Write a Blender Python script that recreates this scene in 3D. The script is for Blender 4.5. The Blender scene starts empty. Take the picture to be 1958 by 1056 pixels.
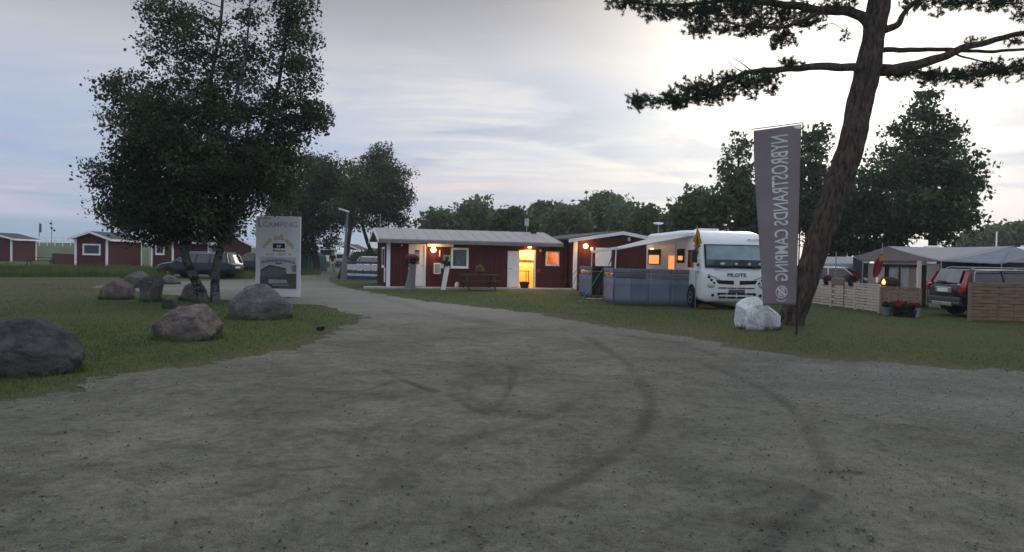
import bpy, bmesh, math, random
import numpy as np
from mathutils import Vector, Matrix, noise as mnoise

S = bpy.context.scene
R = math.radians
# ---------------------------------------------------------------- camera
PW, PH, FPX, CAMH = 1958.0, 1056.0, 1400.0, 1.6
PITCH, ROLL = math.atan(37.0 / FPX), math.atan(0.02)
c_f = Vector((0, math.cos(PITCH), -math.sin(PITCH)))
c_u = Vector((0, math.sin(PITCH), math.cos(PITCH)))
c_r = Vector((1, 0, 0))
c_x = c_r * math.cos(ROLL) + c_u * math.sin(ROLL)
c_y = -c_r * math.sin(ROLL) + c_u * math.cos(ROLL)
cam_d = bpy.data.cameras.new('camera'); cam = bpy.data.objects.new('camera', cam_d)
S.collection.objects.link(cam); S.camera = cam
cam_d.sensor_width = 36; cam_d.lens = 36 * FPX / PW; cam_d.clip_start = 0.1; cam_d.clip_end = 1500
mw = Matrix.Identity(4)
for i in range(3):
    mw[i][0] = c_x[i]; mw[i][1] = c_y[i]; mw[i][2] = -c_f[i]
mw[0][3], mw[1][3], mw[2][3] = 0, 0, CAMH
cam.matrix_world = mw
S.render.resolution_x, S.render.resolution_y = 1024, 552
# ---------------------------------------------------------------- sky and light
SUN_EL, SUN_AZ = R(14.0), R(23.0)          # behind the pine, hidden by thin cloud
sun_dir = Vector((math.sin(SUN_AZ) * math.cos(SUN_EL), math.cos(SUN_AZ) * math.cos(SUN_EL), math.sin(SUN_EL)))
wd = bpy.data.worlds.new('World'); S.world = wd; wd.use_nodes = True
wt = wd.node_tree; wt.nodes.clear()
def WN(t, **k):
    n = wt.nodes.new(t)
    for a, b in k.items(): setattr(n, a, b)
    return n
def WL(a, b): wt.links.new(a, b)
def wmath(op, a, b=None, c=None, clamp=False):
    n = WN('ShaderNodeMath', operation=op); n.use_clamp = clamp
    for i, x in enumerate((a, b, c)):
        if x is None: continue
        if isinstance(x, (int, float)): n.inputs[i].default_value = x
        else: WL(x, n.inputs[i])
    return n.outputs[0]
def wmix(fac, a, b, mode='MIX'):
    n = WN('ShaderNodeMix', data_type='RGBA', blend_type=mode)
    for sk, x in ((n.inputs[0], fac), (n.inputs[6], a), (n.inputs[7], b)):
        if isinstance(x, (int, float)): sk.default_value = x
        elif isinstance(x, tuple): sk.default_value = (*x, 1)
        else: WL(x, sk)
    return n.outputs[2]
def wramp(x, stops, interp='EASE'):
    n = WN('ShaderNodeValToRGB'); n.color_ramp.interpolation = interp
    el = n.color_ramp.elements
    while len(el) < len(stops): el.new(0.5)
    for e, (p, c) in zip(el, stops):
        e.position = p; e.color = (*c, 1) if isinstance(c, tuple) else (c, c, c, 1)
    WL(x, n.inputs[0]); return n.outputs[0]
tc = WN('ShaderNodeTexCoord'); sep = WN('ShaderNodeSeparateXYZ'); WL(tc.outputs['Generated'], sep.inputs[0])
zx, zy, zz = sep.outputs
zup = wmath('MAXIMUM', zz, 0.0)
nish = WN('ShaderNodeTexSky', sky_type='NISHITA'); nish.sun_disc = False
nish.sun_elevation = SUN_EL; nish.sun_rotation = SUN_AZ; nish.air_density = 1.0; nish.dust_density = 2.0
clear = wmix(1.0, nish.outputs[0], (0.055, 0.055, 0.062), 'MULTIPLY')
grad = wramp(zup, [(0.0, (.178, .257, .344)), (0.055, (.204, .280, .400)), (0.13, (.209, .280, .432)), (0.20, (.290, .330, .435)),
                   (0.25, (.335, .345, .385)), (0.335, (.185, .188, .205)), (0.47, (.58, .635, .74)), (1.0, (.66, .70, .77))], 'LINEAR')
base = wmix(0.12, grad, clear)
# flat cloud deck, projected on a plane overhead, so that it spreads towards the horizon
den = wmath('ADD', zup, 0.10)
cx = wmath('DIVIDE', zx, den); cy = wmath('DIVIDE', zy, den)
cmb = WN('ShaderNodeCombineXYZ'); WL(cx, cmb.inputs[0]); WL(cy, cmb.inputs[1]); cmb.inputs[2].default_value = 3.7
def wnoise(vec, scale, detail, rough, loc=(0, 0, 0), scl=(1, 1, 1), dist=0.0):
    mp = WN('ShaderNodeMapping'); mp.inputs['Location'].default_value = loc; mp.inputs['Scale'].default_value = scl
    WL(vec, mp.inputs[0]); n = WN('ShaderNodeTexNoise'); WL(mp.outputs[0], n.inputs['Vector'])
    n.inputs['Scale'].default_value = scale; n.inputs['Detail'].default_value = detail
    n.inputs['Roughness'].default_value = rough; n.inputs['Distortion'].default_value = dist
    return n.outputs[0]
n1 = wnoise(cmb.outputs[0], 0.75, 5, 0.5, (1.3, .4, 0), (0.8, 0.6, 1), 0.5)
n2 = wnoise(cmb.outputs[0], 2.6, 5, 0.55, (3.1, 2.2, 0), (0.5, 1.3, 1), 0.3)
n4 = wnoise(cmb.outputs[0], 1.15, 5, 0.55, (7.3, 1.2, 0), (0.7, 0.9, 1), 0.6)
n3 = wnoise(tc.outputs['Generated'], 1.6, 5, 0.55, (0.6, 0.2, 0.1), (1.0, 1.0, 13.0), 0.25)
dotn = WN('ShaderNodeVectorMath', operation='DOT_PRODUCT'); WL(tc.outputs['Generated'], dotn.inputs[0]); dotn.inputs[1].default_value = sun_dir
sd = wmath('MAXIMUM', dotn.outputs['Value'], 0.0)
glow_w = wmath('POWER', sd, 5.0); glow_m = wmath('POWER', sd, 30.0); glow_n = wmath('POWER', sd, 110.0)
cl1 = wramp(n1, [(0.40, 0.0), (0.58, 1.0)])
cl2 = wramp(n2, [(0.46, 0.0), (0.60, 1.0)])
cloud = wmath('MULTIPLY', wmath('ADD', wmath('MULTIPLY', cl1, 0.60), wmath('MULTIPLY', cl2, 0.45), clamp=True), wramp(zup, [(0.03, 0.15), (0.12, 1.0), (0.19, 1.0), (0.30, 0.15)]))
lit = wmix(glow_w, (.375, .38, .40), (.67, .63, .555))
c1 = wmix(wmath('MULTIPLY', cloud, wmath('ADD', wmath('MULTIPLY', glow_w, 0.55), 0.42)), base, lit)
dark = wmath('MULTIPLY', wramp(n4, [(0.38, 1.0), (0.52, 0.0)]), wmath('MULTIPLY', wramp(zup, [(0.04, 0.3), (0.09, 1.0), (0.18, 0.8), (0.27, 0.15)]), 0.78))
c2 = wmix(dark, c1, (.235, .29, .38))
# low banks catching the last light near the horizon
band = wmath('MULTIPLY', wramp(n3, [(0.45, 0.0), (0.62, 1.0)]), wramp(zup, [(0.030, 0.0), (0.045, 1.0), (0.085, 0.9), (0.14, 0.0)]))
warm = wmix(wmath('POWER', sd, 3.0), (.34, .32, .41), (.78, .61, .46))
c3 = wmix(wmath('MULTIPLY', band, 1.0), c2, warm)
c4 = wmix(wmath('MULTIPLY', glow_m, 0.72, clamp=True), c3, (.86, .81, .70))
c5 = wmix(wmath('MULTIPLY', glow_n, 0.9, clamp=True), c4, (1.25, 1.18, 1.06))
n5 = wnoise(tc.outputs['Generated'], 2.1, 6, 0.6, (2.6, 1.2, 0.7), (1.0, 1.0, 7.0), 0.5)
streak = wmath('MULTIPLY', wramp(n5, [(0.47, 0.0), (0.60, 1.0)]), wramp(zup, [(0.025, 0.2), (0.05, 1.0), (0.15, 0.9), (0.23, 0.0)]))
c6 = wmix(wmath('MULTIPLY', streak, 0.62), c5, wmix(glow_w, (.27, .32, .42), (.46, .46, .50)))
bg = WN('ShaderNodeBackground'); WL(c6, bg.inputs[0]); bg.inputs[1].default_value = 1.0
wo = WN('ShaderNodeOutputWorld'); WL(bg.outputs[0], wo.inputs[0])
sl = bpy.data.lights.new('sun', 'SUN'); sl.energy = 0.35; sl.angle = R(14); sl.color = (1.0, .9, .76)
so = bpy.data.objects.new('sun', sl); S.collection.objects.link(so)
so.rotation_euler = sun_dir.to_track_quat('Z', 'Y').to_euler(); so.location = (20, 60, 30)
S.view_settings.view_transform = 'Standard'; S.view_settings.look = 'None'
S.view_settings.exposure = 0.72; S.view_settings.gamma = 1.0; S.view_settings.use_curve_mapping = False

# ---------------------------------------------------------------- pixel helpers
def ray(px, py):
    u, v = px - PW / 2, PH / 2 - py
    up = u * math.cos(ROLL) - v * math.sin(ROLL); vp = u * math.sin(ROLL) + v * math.cos(ROLL)
    return c_f * FPX + c_r * up + c_u * vp
CAM = Vector((0, 0, CAMH))
def G(px, py, z=0.0):
    d = ray(px, py); t = (z - CAMH) / d.z; return CAM + d * t
def AT(px, py, Y):
    d = ray(px, py); return CAM + d * (Y / d.y)
# ---------------------------------------------------------------- mesh helpers
COL = S.collection
def tag(o, label=None, cat=None, group=None, kind=None):
    if label: o['label'] = label
    if cat: o['category'] = cat
    if group: o['group'] = group
    if kind: o['kind'] = kind
    return o
def thing(name, label, cat, loc=(0, 0, 0), rz=0.0, group=None):
    o = bpy.data.objects.new(name, None); COL.objects.link(o); o.empty_display_size = 0.2
    o.location = loc; o.rotation_euler = (0, 0, rz); return tag(o, label, cat, group)
def link(name, me, mat, parent=None):
    o = bpy.data.objects.new(name, me); COL.objects.link(o)
    if mat is not None and not me.materials: me.materials.append(mat)
    if parent is not None: o.parent = parent
    return o
def mesh_np(name, V, Fc, mat, parent=None, tint=None, smooth=False, attrs=None):
    me = bpy.data.meshes.new(name); V = np.asarray(V, np.float32); Fc = np.asarray(Fc, np.int32)
    me.vertices.add(len(V)); me.vertices.foreach_set('co', V.ravel())
    k = Fc.shape[1]; me.loops.add(Fc.size); me.loops.foreach_set('vertex_index', Fc.ravel())
    me.polygons.add(len(Fc)); me.polygons.foreach_set('loop_start', np.arange(0, Fc.size, k, dtype=np.int32))
    if smooth: me.polygons.foreach_set('use_smooth', np.ones(len(Fc), bool))
    me.update(calc_edges=True)
    at = dict(attrs or {})
    if tint is not None: at['tint'] = tint
    for n_, a in at.items():
        x = me.attributes.new(n_, 'FLOAT', 'POINT'); x.data.foreach_set('value', np.asarray(a, np.float32))
    return link(name, me, mat, parent)
def resample(pts, rad, n):
    P = [Vector(p) for p in pts]; m = len(P); out = []
    rad = list(rad) if hasattr(rad, '__len__') else [rad] * m
    for k in range(n):
        t = k / (n - 1) * (m - 1); i = min(int(t), m - 2); f = t - i
        p0 = P[max(i - 1, 0)]; p1 = P[i]; p2 = P[i + 1]; p3 = P[min(i + 2, m - 1)]
        q = 0.5 * ((2 * p1) + (p2 - p0) * f + (2 * p0 - 5 * p1 + 4 * p2 - p3) * f * f + (3 * p1 - p0 - 3 * p2 + p3) * f ** 3)
        out.append((q, rad[i] * (1 - f) + rad[i + 1] * f))
    return [o[0] for o in out], [o[1] for o in out]
class MB:
    def __init__(s): s.v = []; s.f = []
    def add(s, vs, fs):
        o = len(s.v); s.v += [tuple(p) for p in vs]; s.f += [tuple(i + o for i in f) for f in fs]; return s
    def box(s, x0, x1, y0, y1, z0, z1, mat=None):
        vs = [(x, y, z) for x in (x0, x1) for y in (y0, y1) for z in (z0, z1)]
        if mat is not None: vs = [mat @ Vector(p) for p in vs]
        return s.add(vs, [(0, 1, 3, 2), (4, 6, 7, 5), (0, 4, 5, 1), (2, 3, 7, 6), (0, 2, 6, 4), (1, 5, 7, 3)])
    def beam(s, a, b, w, h, up=(0, 0, 1)):
        a = Vector(a); b = Vector(b); d = (b - a).normalized(); upv = Vector(up)
        if abs(d.dot(upv)) > .98: upv = Vector((0, 1, 0))
        r = d.cross(upv).normalized() * (w / 2); u = r.cross(d).normalized() * (h / 2)
        vs = [a - r - u, a + r - u, a + r + u, a - r + u, b - r - u, b + r - u, b + r + u, b - r + u]
        return s.add(vs, [(3, 2, 1, 0), (4, 5, 6, 7), (0, 1, 5, 4), (1, 2, 6, 5), (2, 3, 7, 6), (3, 0, 4, 7)])
    def tube(s, pts, rad, n=8, cap=True, rough=0.0, seed=0.0):
        P = [Vector(p) for p in pts]; m = len(P)
        rad = list(rad) if hasattr(rad, '__len__') else [rad] * m
        o = len(s.v); ref = None
        for i in range(m):
            d = (P[min(i + 1, m - 1)] - P[max(i - 1, 0)]).normalized()
            if ref is None: ref = d.orthogonal().normalized()
            ref = (ref - d * ref.dot(d)).normalized(); b = d.cross(ref)
            for k in range(n):
                a = 2 * math.pi * k / n; dr = (ref * math.cos(a) + b * math.sin(a)); r = rad[i]
                if rough:
                    q = P[i] + dr * r
                    r *= 1 + rough * mnoise.noise(Vector((dr.x * 6 + seed, dr.y * 6, q.z * 1.3))) + rough * .6 * mnoise.noise(q * 3.1)
                s.v.append(tuple(P[i] + dr * r))
        for i in range(m - 1):
            for k in range(n):
                k2 = (k + 1) % n
                s.f.append((o + i * n + k, o + i * n + k2, o + (i + 1) * n + k2, o + (i + 1) * n + k))
        if cap:
            s.f.append(tuple(o + k for k in range(n - 1, -1, -1))); s.f.append(tuple(o + (m - 1) * n + k for k in range(n)))
        return s
    def lathe(s, prof, n=16, c=(0, 0, 0), axis='z'):
        o = len(s.v)
        for r, z in prof:
            for k in range(n):
                a = 2 * math.pi * k / n; p = (r * math.cos(a), r * math.sin(a), z)
                if axis == 'y': p = (p[0], p[2], p[1])
                elif axis == 'x': p = (p[2], p[0], p[1])
                s.v.append((p[0] + c[0], p[1] + c[1], p[2] + c[2]))
        for i in range(len(prof) - 1):
            for k in range(n):
                k2 = (k + 1) % n; s.f.append((o + i * n + k, o + i * n + k2, o + (i + 1) * n + k2, o + (i + 1) * n + k))
        s.f.append(tuple(o + k for k in range(n - 1, -1, -1))); s.f.append(tuple(o + (len(prof) - 1) * n + k for k in range(n)))
        return s
    def slab(s, pts, off):
        off = Vector(off); n = len(pts); P = [Vector(p) for p in pts]
        fs = [tuple(range(n - 1, -1, -1)), tuple(range(n, 2 * n))] + [(i, (i + 1) % n, n + (i + 1) % n, n + i) for i in range(n)]
        return s.add(P + [p + off for p in P], fs)
    def sphere(s, c, r, n=10, m=7):
        rx, ry, rz = r if hasattr(r, '__len__') else (r, r, r); o = len(s.v)
        for j in range(1, m):
            t = math.pi * j / m
            for k in range(n):
                a = 2 * math.pi * k / n
                s.v.append((c[0] + rx * math.sin(t) * math.cos(a), c[1] + ry * math.sin(t) * math.sin(a), c[2] + rz * math.cos(t)))
        s.v += [(c[0], c[1], c[2] + rz), (c[0], c[1], c[2] - rz)]; T, B = len(s.v) - 2, len(s.v) - 1
        for j in range(m - 2):
            for k in range(n):
                k2 = (k + 1) % n; s.f.append((o + j * n + k, o + (j + 1) * n + k, o + (j + 1) * n + k2, o + j * n + k2))
        for k in range(n):
            k2 = (k + 1) % n; s.f.append((T, o + k, o + k2)); s.f.append((B, o + (m - 2) * n + k2, o + (m - 2) * n + k))
        return s
    def loft(s, rings, cap=True):
        o = len(s.v); n = len(rings[0])
        for r in rings: s.v += [tuple(p) for p in r]
        for i in range(len(rings) - 1):
            for k in range(n):
                k2 = (k + 1) % n; s.f.append((o + i * n + k, o + i * n + k2, o + (i + 1) * n + k2, o + (i + 1) * n + k))
        if cap:
            s.f.append(tuple(o + k for k in range(n - 1, -1, -1))); s.f.append(tuple(o + (len(rings) - 1) * n + k for k in range(n)))
        return s
    def build(s, name, mat, parent=None, smooth=0, bevel=0.0, seg=1, mods=None):
        me = bpy.data.meshes.new(name); me.from_pydata(s.v, [], s.f)
        bm = bmesh.new(); bm.from_mesh(me)
        if bevel:
            es = [e for e in bm.edges if len(e.link_faces) == 2 and e.calc_face_angle(0) > R(25)]
            bmesh.ops.bevel(bm, geom=es, offset=bevel, segments=seg, profile=.5, affect='EDGES', clamp_overlap=True)
        bmesh.ops.recalc_face_normals(bm, faces=bm.faces)
        bm.to_mesh(me); bm.free(); me.update()
        if smooth:
            me.shade_smooth(); me.set_sharp_from_angle(angle=R(smooth))
        return link(name, me, mat, parent)
def copy_tree(o, parent=None):
    c = o.copy(); COL.objects.link(c); c.parent = parent
    for ch in list(o.children): copy_tree(ch, c)
    return c
_txt = {}
def text2d(txt, size=1.0, bold=0.0):
    """vertices and faces of a flat line of lettering, baseline at y=0, starting at x=0"""
    cu = bpy.data.curves.new('lettering', 'FONT'); cu.body = txt; cu.size = size; cu.offset = bold; cu.fill_mode = 'BOTH'; cu.resolution_u = 3
    ob = bpy.data.objects.new('lettering', cu); COL.objects.link(ob)
    dg = bpy.context.evaluated_depsgraph_get(); me = bpy.data.meshes.new_from_object(ob.evaluated_get(dg))
    V = [tuple(v.co[:2]) for v in me.vertices]; F = [tuple(p.vertices) for p in me.polygons]
    bpy.data.objects.remove(ob); bpy.data.curves.remove(cu); bpy.data.meshes.remove(me)
    return V, F
# ---------------------------------------------------------------- material helpers
def new_mat(name):
    m = bpy.data.materials.new(name); m.use_nodes = True; nt = m.node_tree
    return m, nt, nt.nodes['Principled BSDF'], nt.nodes['Material Output']
def N(nt, t, **k):
    n = nt.nodes.new(t)
    for a, b in k.items(): setattr(n, a, b)
    return n
def nz(nt, scale, detail=4, rough=.55, coord='Object', scl=(1, 1, 1), dist=0.0):
    t = N(nt, 'ShaderNodeTexCoord'); mp = N(nt, 'ShaderNodeMapping'); mp.inputs['Scale'].default_value = scl
    nt.links.new(t.outputs[coord], mp.inputs[0]); n = N(nt, 'ShaderNodeTexNoise'); nt.links.new(mp.outputs[0], n.inputs['Vector'])
    n.inputs['Scale'].default_value = scale; n.inputs['Detail'].default_value = detail; n.inputs['Roughness'].default_value = rough
    n.inputs['Distortion'].default_value = dist
    return n.outputs[0]
def ramp(nt, x, stops, interp='LINEAR'):
    n = N(nt, 'ShaderNodeValToRGB'); n.color_ramp.interpolation = interp; el = n.color_ramp.elements
    while len(el) < len(stops): el.new(.5)
    for e, (p, c) in zip(el, stops):
        e.position = p; e.color = (*c, 1) if isinstance(c, tuple) else (c, c, c, 1)
    nt.links.new(x, n.inputs[0]); return n.outputs[0]
def mix(nt, fac, a, b, mode='MIX'):
    n = N(nt, 'ShaderNodeMix', data_type='RGBA', blend_type=mode)
    for sk, x in ((n.inputs[0], fac), (n.inputs[6], a), (n.inputs[7], b)):
        if isinstance(x, (int, float)): sk.default_value = x
        elif isinstance(x, tuple): sk.default_value = (*x, 1)
        else: nt.links.new(x, sk)
    return n.outputs[2]
def mth(nt, op, a, b=None, clamp=False):
    n = N(nt, 'ShaderNodeMath', operation=op); n.use_clamp = clamp
    for i, x in enumerate((a, b)):
        if x is None: continue
        if isinstance(x, (int, float)): n.inputs[i].default_value = x
        else: nt.links.new(x, n.inputs[i])
    return n.outputs[0]
def attr(nt, name):
    n = N(nt, 'ShaderNodeAttribute'); n.attribute_name = name; return n.outputs['Fac']
def bump(nt, bs, h, strength=.4, dist=.02):
    b = N(nt, 'ShaderNodeBump'); b.inputs['Strength'].default_value = strength; b.inputs['Distance'].default_value = dist
    nt.links.new(h, b.inputs['Height']); nt.links.new(b.outputs[0], bs.inputs['Normal'])
_mc = {}
def MT(name, col, rough=.7, var=.18, scale=4.0, metal=0.0, bmp=0.0, bscale=30.0, scl=(1, 1, 1), spec=.4, coat=0.0):
    if name in _mc: return _mc[name]
    m, nt, bs, out = new_mat(name)
    n = nz(nt, scale, 5, .6, scl=scl); lo = tuple(c * (1 - var) for c in col); hi = tuple(min(1, c * (1 + var)) for c in col)
    nt.links.new(ramp(nt, n, [(.3, lo), (.7, hi)]), bs.inputs['Base Color'])
    bs.inputs['Roughness'].default_value = rough; bs.inputs['Metallic'].default_value = metal
    bs.inputs['Specular IOR Level'].default_value = spec; bs.inputs['Coat Weight'].default_value = coat
    if bmp: bump(nt, bs, nz(nt, bscale, 4, .6, scl=scl), bmp)
    _mc[name] = m; return m
def emit_mat(name, col, strength):
    if name in _mc: return _mc[name]
    m, nt, bs, out = new_mat(name); bs.inputs['Base Color'].default_value = (*col, 1)
    bs.inputs['Emission Color'].default_value = (*col, 1); bs.inputs['Emission Strength'].default_value = strength
    _mc[name] = m; return m
def leaf_mat(name, lo, hi, trans=.35):
    if name in _mc: return _mc[name]
    m, nt, bs, out = new_mat(name); c = ramp(nt, attr(nt, 'tint'), [(0, lo), (1, hi)])
    nt.links.new(c, bs.inputs['Base Color']); bs.inputs['Roughness'].default_value = .6; bs.inputs['Specular IOR Level'].default_value = .25
    tr = N(nt, 'ShaderNodeBsdfTranslucent'); nt.links.new(mix(nt, 1.0, c, (1.1, 1.25, .6), 'MULTIPLY'), tr.inputs[0])
    mx = N(nt, 'ShaderNodeMixShader'); mx.inputs[0].default_value = trans
    nt.links.new(bs.outputs[0], mx.inputs[1]); nt.links.new(tr.outputs[0], mx.inputs[2]); nt.links.new(mx.outputs[0], out.inputs[0])
    _mc[name] = m; return m
def glass_mat(name, col=(.02, .03, .035), rough=.06, alpha=1.0):
    """window glass: dark and glossy, or see-through when alpha < 1"""
    if name in _mc: return _mc[name]
    m, nt, bs, out = new_mat(name)
    n = nz(nt, 1.7, 3, .5); nt.links.new(ramp(nt, n, [(.3, tuple(c * .7 for c in col)), (.7, tuple(c * 1.3 for c in col))]), bs.inputs['Base Color'])
    bs.inputs['Roughness'].default_value = rough; bs.inputs['Specular IOR Level'].default_value = .6; bs.inputs['IOR'].default_value = 1.52
    if alpha < 1:
        tp = N(nt, 'ShaderNodeBsdfTransparent'); tp.inputs[0].default_value = (.92, .95, .95, 1)
        mx = N(nt, 'ShaderNodeMixShader'); mx.inputs[0].default_value = alpha
        nt.links.new(tp.outputs[0], mx.inputs[1]); nt.links.new(bs.outputs[0], mx.inputs[2]); nt.links.new(mx.outputs[0], out.inputs[0])
    _mc[name] = m; return m
def cloth_mat(name, col, trans=.4, var=.12, scale=2.0):
    if name in _mc: return _mc[name]
    m, nt, bs, out = new_mat(name); n = nz(nt, scale, 4, .6)
    c = ramp(nt, n, [(.3, tuple(x * (1 - var) for x in col)), (.7, tuple(min(1, x * (1 + var)) for x in col))])
    nt.links.new(c, bs.inputs['Base Color']); bs.inputs['Roughness'].default_value = .85; bs.inputs['Specular IOR Level'].default_value = .2
    tr = N(nt, 'ShaderNodeBsdfTranslucent'); nt.links.new(c, tr.inputs[0]); mx = N(nt, 'ShaderNodeMixShader'); mx.inputs[0].default_value = trans
    nt.links.new(bs.outputs[0], mx.inputs[1]); nt.links.new(tr.outputs[0], mx.inputs[2]); nt.links.new(mx.outputs[0], out.inputs[0])
    _mc[name] = m; return m
def wood_mat(name, col, var=.3, axis=(1, 1, 12), rough=.8):
    return MT(name, col, rough, var, 3.0, bmp=.25, bscale=8.0, scl=axis)
RED = (.088, .0175, .020); WHITE = (.79, .80, .81)
M_red = MT('falu_red_paint', RED, .85, .42, 2.2, bmp=.15, bscale=12, scl=(6, 6, .5))
M_white = MT('white_paint', WHITE, .6, .1, 3)
M_conc = MT('concrete', (.34, .33, .31), .9, .2, 5, bmp=.3)
M_dark = MT('dark_plastic', (.012, .012, .014), .6, .2, 6)
M_black = MT('black_rubber', (.010, .010, .011), .85, .2, 8)
M_metal = MT('galvanised_metal', (.33, .34, .35), .45, .15, 5, metal=.6)
M_roof_dark = MT('dark_roofing_felt', (.035, .036, .042), .9, .25, 4, bmp=.2)
M_glass = glass_mat('window_glass')
# ---------------------------------------------------------------- ground
rng = np.random.default_rng(7)
def vnoise(x, y, scale, seed=0):
    """cheap smooth value noise on arrays"""
    x = x * scale + seed * 17.3; y = y * scale + seed * 5.1
    xi = np.floor(x).astype(np.int64); yi = np.floor(y).astype(np.int64); fx = x - xi; fy = y - yi
    fx = fx * fx * (3 - 2 * fx); fy = fy * fy * (3 - 2 * fy)
    def h(a, b):
        n = (a * 374761393 + b * 668265263 + seed * 982451653) & 0x7fffffff
        n = ((n ^ (n >> 13)) * 1274126177) & 0x7fffffff
        return (n & 0xffff) / 65535.0
    return (h(xi, yi) * (1 - fx) + h(xi + 1, yi) * fx) * (1 - fy) + (h(xi, yi + 1) * (1 - fx) + h(xi + 1, yi + 1) * fx) * fy
def fbm(x, y, scale, seed=0, o=4):
    s = 0; a = .5; t = 0
    for i in range(o): s = s + a * vnoise(x, y, scale * 2 ** i, seed + i); t += a; a *= .55
    return s / t
road_px = [(0, 767), (75, 754), (150, 738), (300, 708), (450, 688), (560, 664), (640, 640), (672, 620), (680, 605), (640, 589), (600, 583), (500, 578), (416, 573),
           (340, 565), (250, 556), (170, 550)]
road_px2 = [(230, 541), (330, 538), (411, 537), (490, 534), (572, 528), (590, 522), (606, 514), (616, 508), (660, 508), (655, 516), (648, 525), (624, 535),
            (640, 545), (690, 556), (745, 566), (850, 580), (960, 592), (1050, 603), (1150, 621), (1300, 646), (1450, 672), (1600, 690), (1800, 703), (1958, 712)]
road_w = [(-7.5, -40), (-6.3, -12), (-5.9, 0), (-5.45, 5)] + [tuple(G(*p)[:2]) for p in road_px + road_px2] + [(11, 11.0), (30, 10.5), (30, -40)]
RW = np.array(road_w)
def poly_sd(X, Y, P):
    """signed distance, positive inside"""
    inside = np.zeros(X.shape, bool); d2 = np.full(X.shape, 1e9)
    n = len(P)
    for i in range(n):
        ax, ay = P[i]; bx, by = P[(i + 1) % n]; ex, ey = bx - ax, by - ay
        t = np.clip(((X - ax) * ex + (Y - ay) * ey) / (ex * ex + ey * ey + 1e-9), 0, 1)
        d2 = np.minimum(d2, (X - ax - t * ex) ** 2 + (Y - ay - t * ey) ** 2)
        c = (ay > Y) != (by > Y); xi = ax + (Y - ay) * ex / (ey if abs(ey) > 1e-9 else 1e-9)
        inside ^= c & (X < xi)
    return np.where(inside, 1, -1) * np.sqrt(d2)
def line_d(X, Y, L):
    d2 = np.full(X.shape, 1e9)
    for (ax, ay), (bx, by) in zip(L[:-1], L[1:]):
        ex, ey = bx - ax, by - ay; t = np.clip(((X - ax) * ex + (Y - ay) * ey) / (ex * ex + ey * ey + 1e-9), 0, 1)
        d2 = np.minimum(d2, (X - ax - t * ex) ** 2 + (Y - ay - t * ey) ** 2)
    return np.sqrt(d2)
def grid(ys, du, umax, smin):
    us = np.arange(-umax, umax + du / 2, du); Y = np.repeat(ys[:, None], len(us), 1); X = us[None, :] * np.maximum(smin, ys)[:, None]
    r, c = Y.shape; idx = np.arange(r * c).reshape(r, c)
    Fq = np.stack([idx[:-1, :-1], idx[:-1, 1:], idx[1:, 1:], idx[1:, :-1]], -1).reshape(-1, 4)
    return X.ravel(), Y.ravel(), Fq
def drop_unused(V, Fq, *att):
    used = np.zeros(len(V), bool); used[Fq.ravel()] = True; mp = np.cumsum(used) - 1
    return (V[used], mp[Fq]) + tuple(a[used] for a in att)
# lawn sheet out to the horizon
ys = np.concatenate([np.linspace(-60, 2, 12), 2.5 * 1.015 ** np.arange(400)]); ys = ys[ys < 300]
gx, gy, gf = grid(ys, .012, 1.5, 26.0)
sdr = poly_sd(gx, gy, RW)
dry = np.clip(fbm(gx, gy, .22, 3) * 1.5 - .45, 0, 1)
dry = np.clip(dry * .7 + .55 * np.clip((-gx - 9) / 6, 0, 1) * np.clip((gy - 13) / 6, 0, 1) + .45 * (gx > 1) * np.clip(1.5 - np.abs(sdr) / 3.5, .35, 1) + .75 * np.exp(-np.abs(sdr) / .45), 0, 1)
gz = (fbm(gx, gy, .5, 9) - .5) * .03 * (sdr < -.5) - .004 - .006 * (sdr > 0)
m_grass, nt, bs, out = new_mat('lawn_soil_and_grass')
na = nz(nt, 9.0, 6, .65); nb = nz(nt, 60.0, 4, .6); nc = nz(nt, 1.1, 4, .6)
green = ramp(nt, na, [(.3, (.030, .046, .016)), (.55, (.066, .090, .030)), (.75, (.110, .128, .048))])
tan = ramp(nt, na, [(.3, (.060, .056, .030)), (.55, (.105, .092, .050)), (.78, (.16, .14, .085))])
fac = mth(nt, 'ADD', attr(nt, 'dry'), mth(nt, 'MULTIPLY', mth(nt, 'SUBTRACT', nc, .5), .9), True)
nt.links.new(mix(nt, mth(nt, 'MULTIPLY', nb, .35), mix(nt, fac, green, tan), (.03, .035, .014)), bs.inputs['Base Color'])
bs.inputs['Roughness'].default_value = .95; bs.inputs['Specular IOR Level'].default_value = .1
bump(nt, bs, nb, .8, .03)
lawn = mesh_np('lawn', np.stack([gx, gy, gz], 1), gf, m_grass, smooth=True, attrs={'dry': dry}); tag(lawn, kind='structure')
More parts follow.
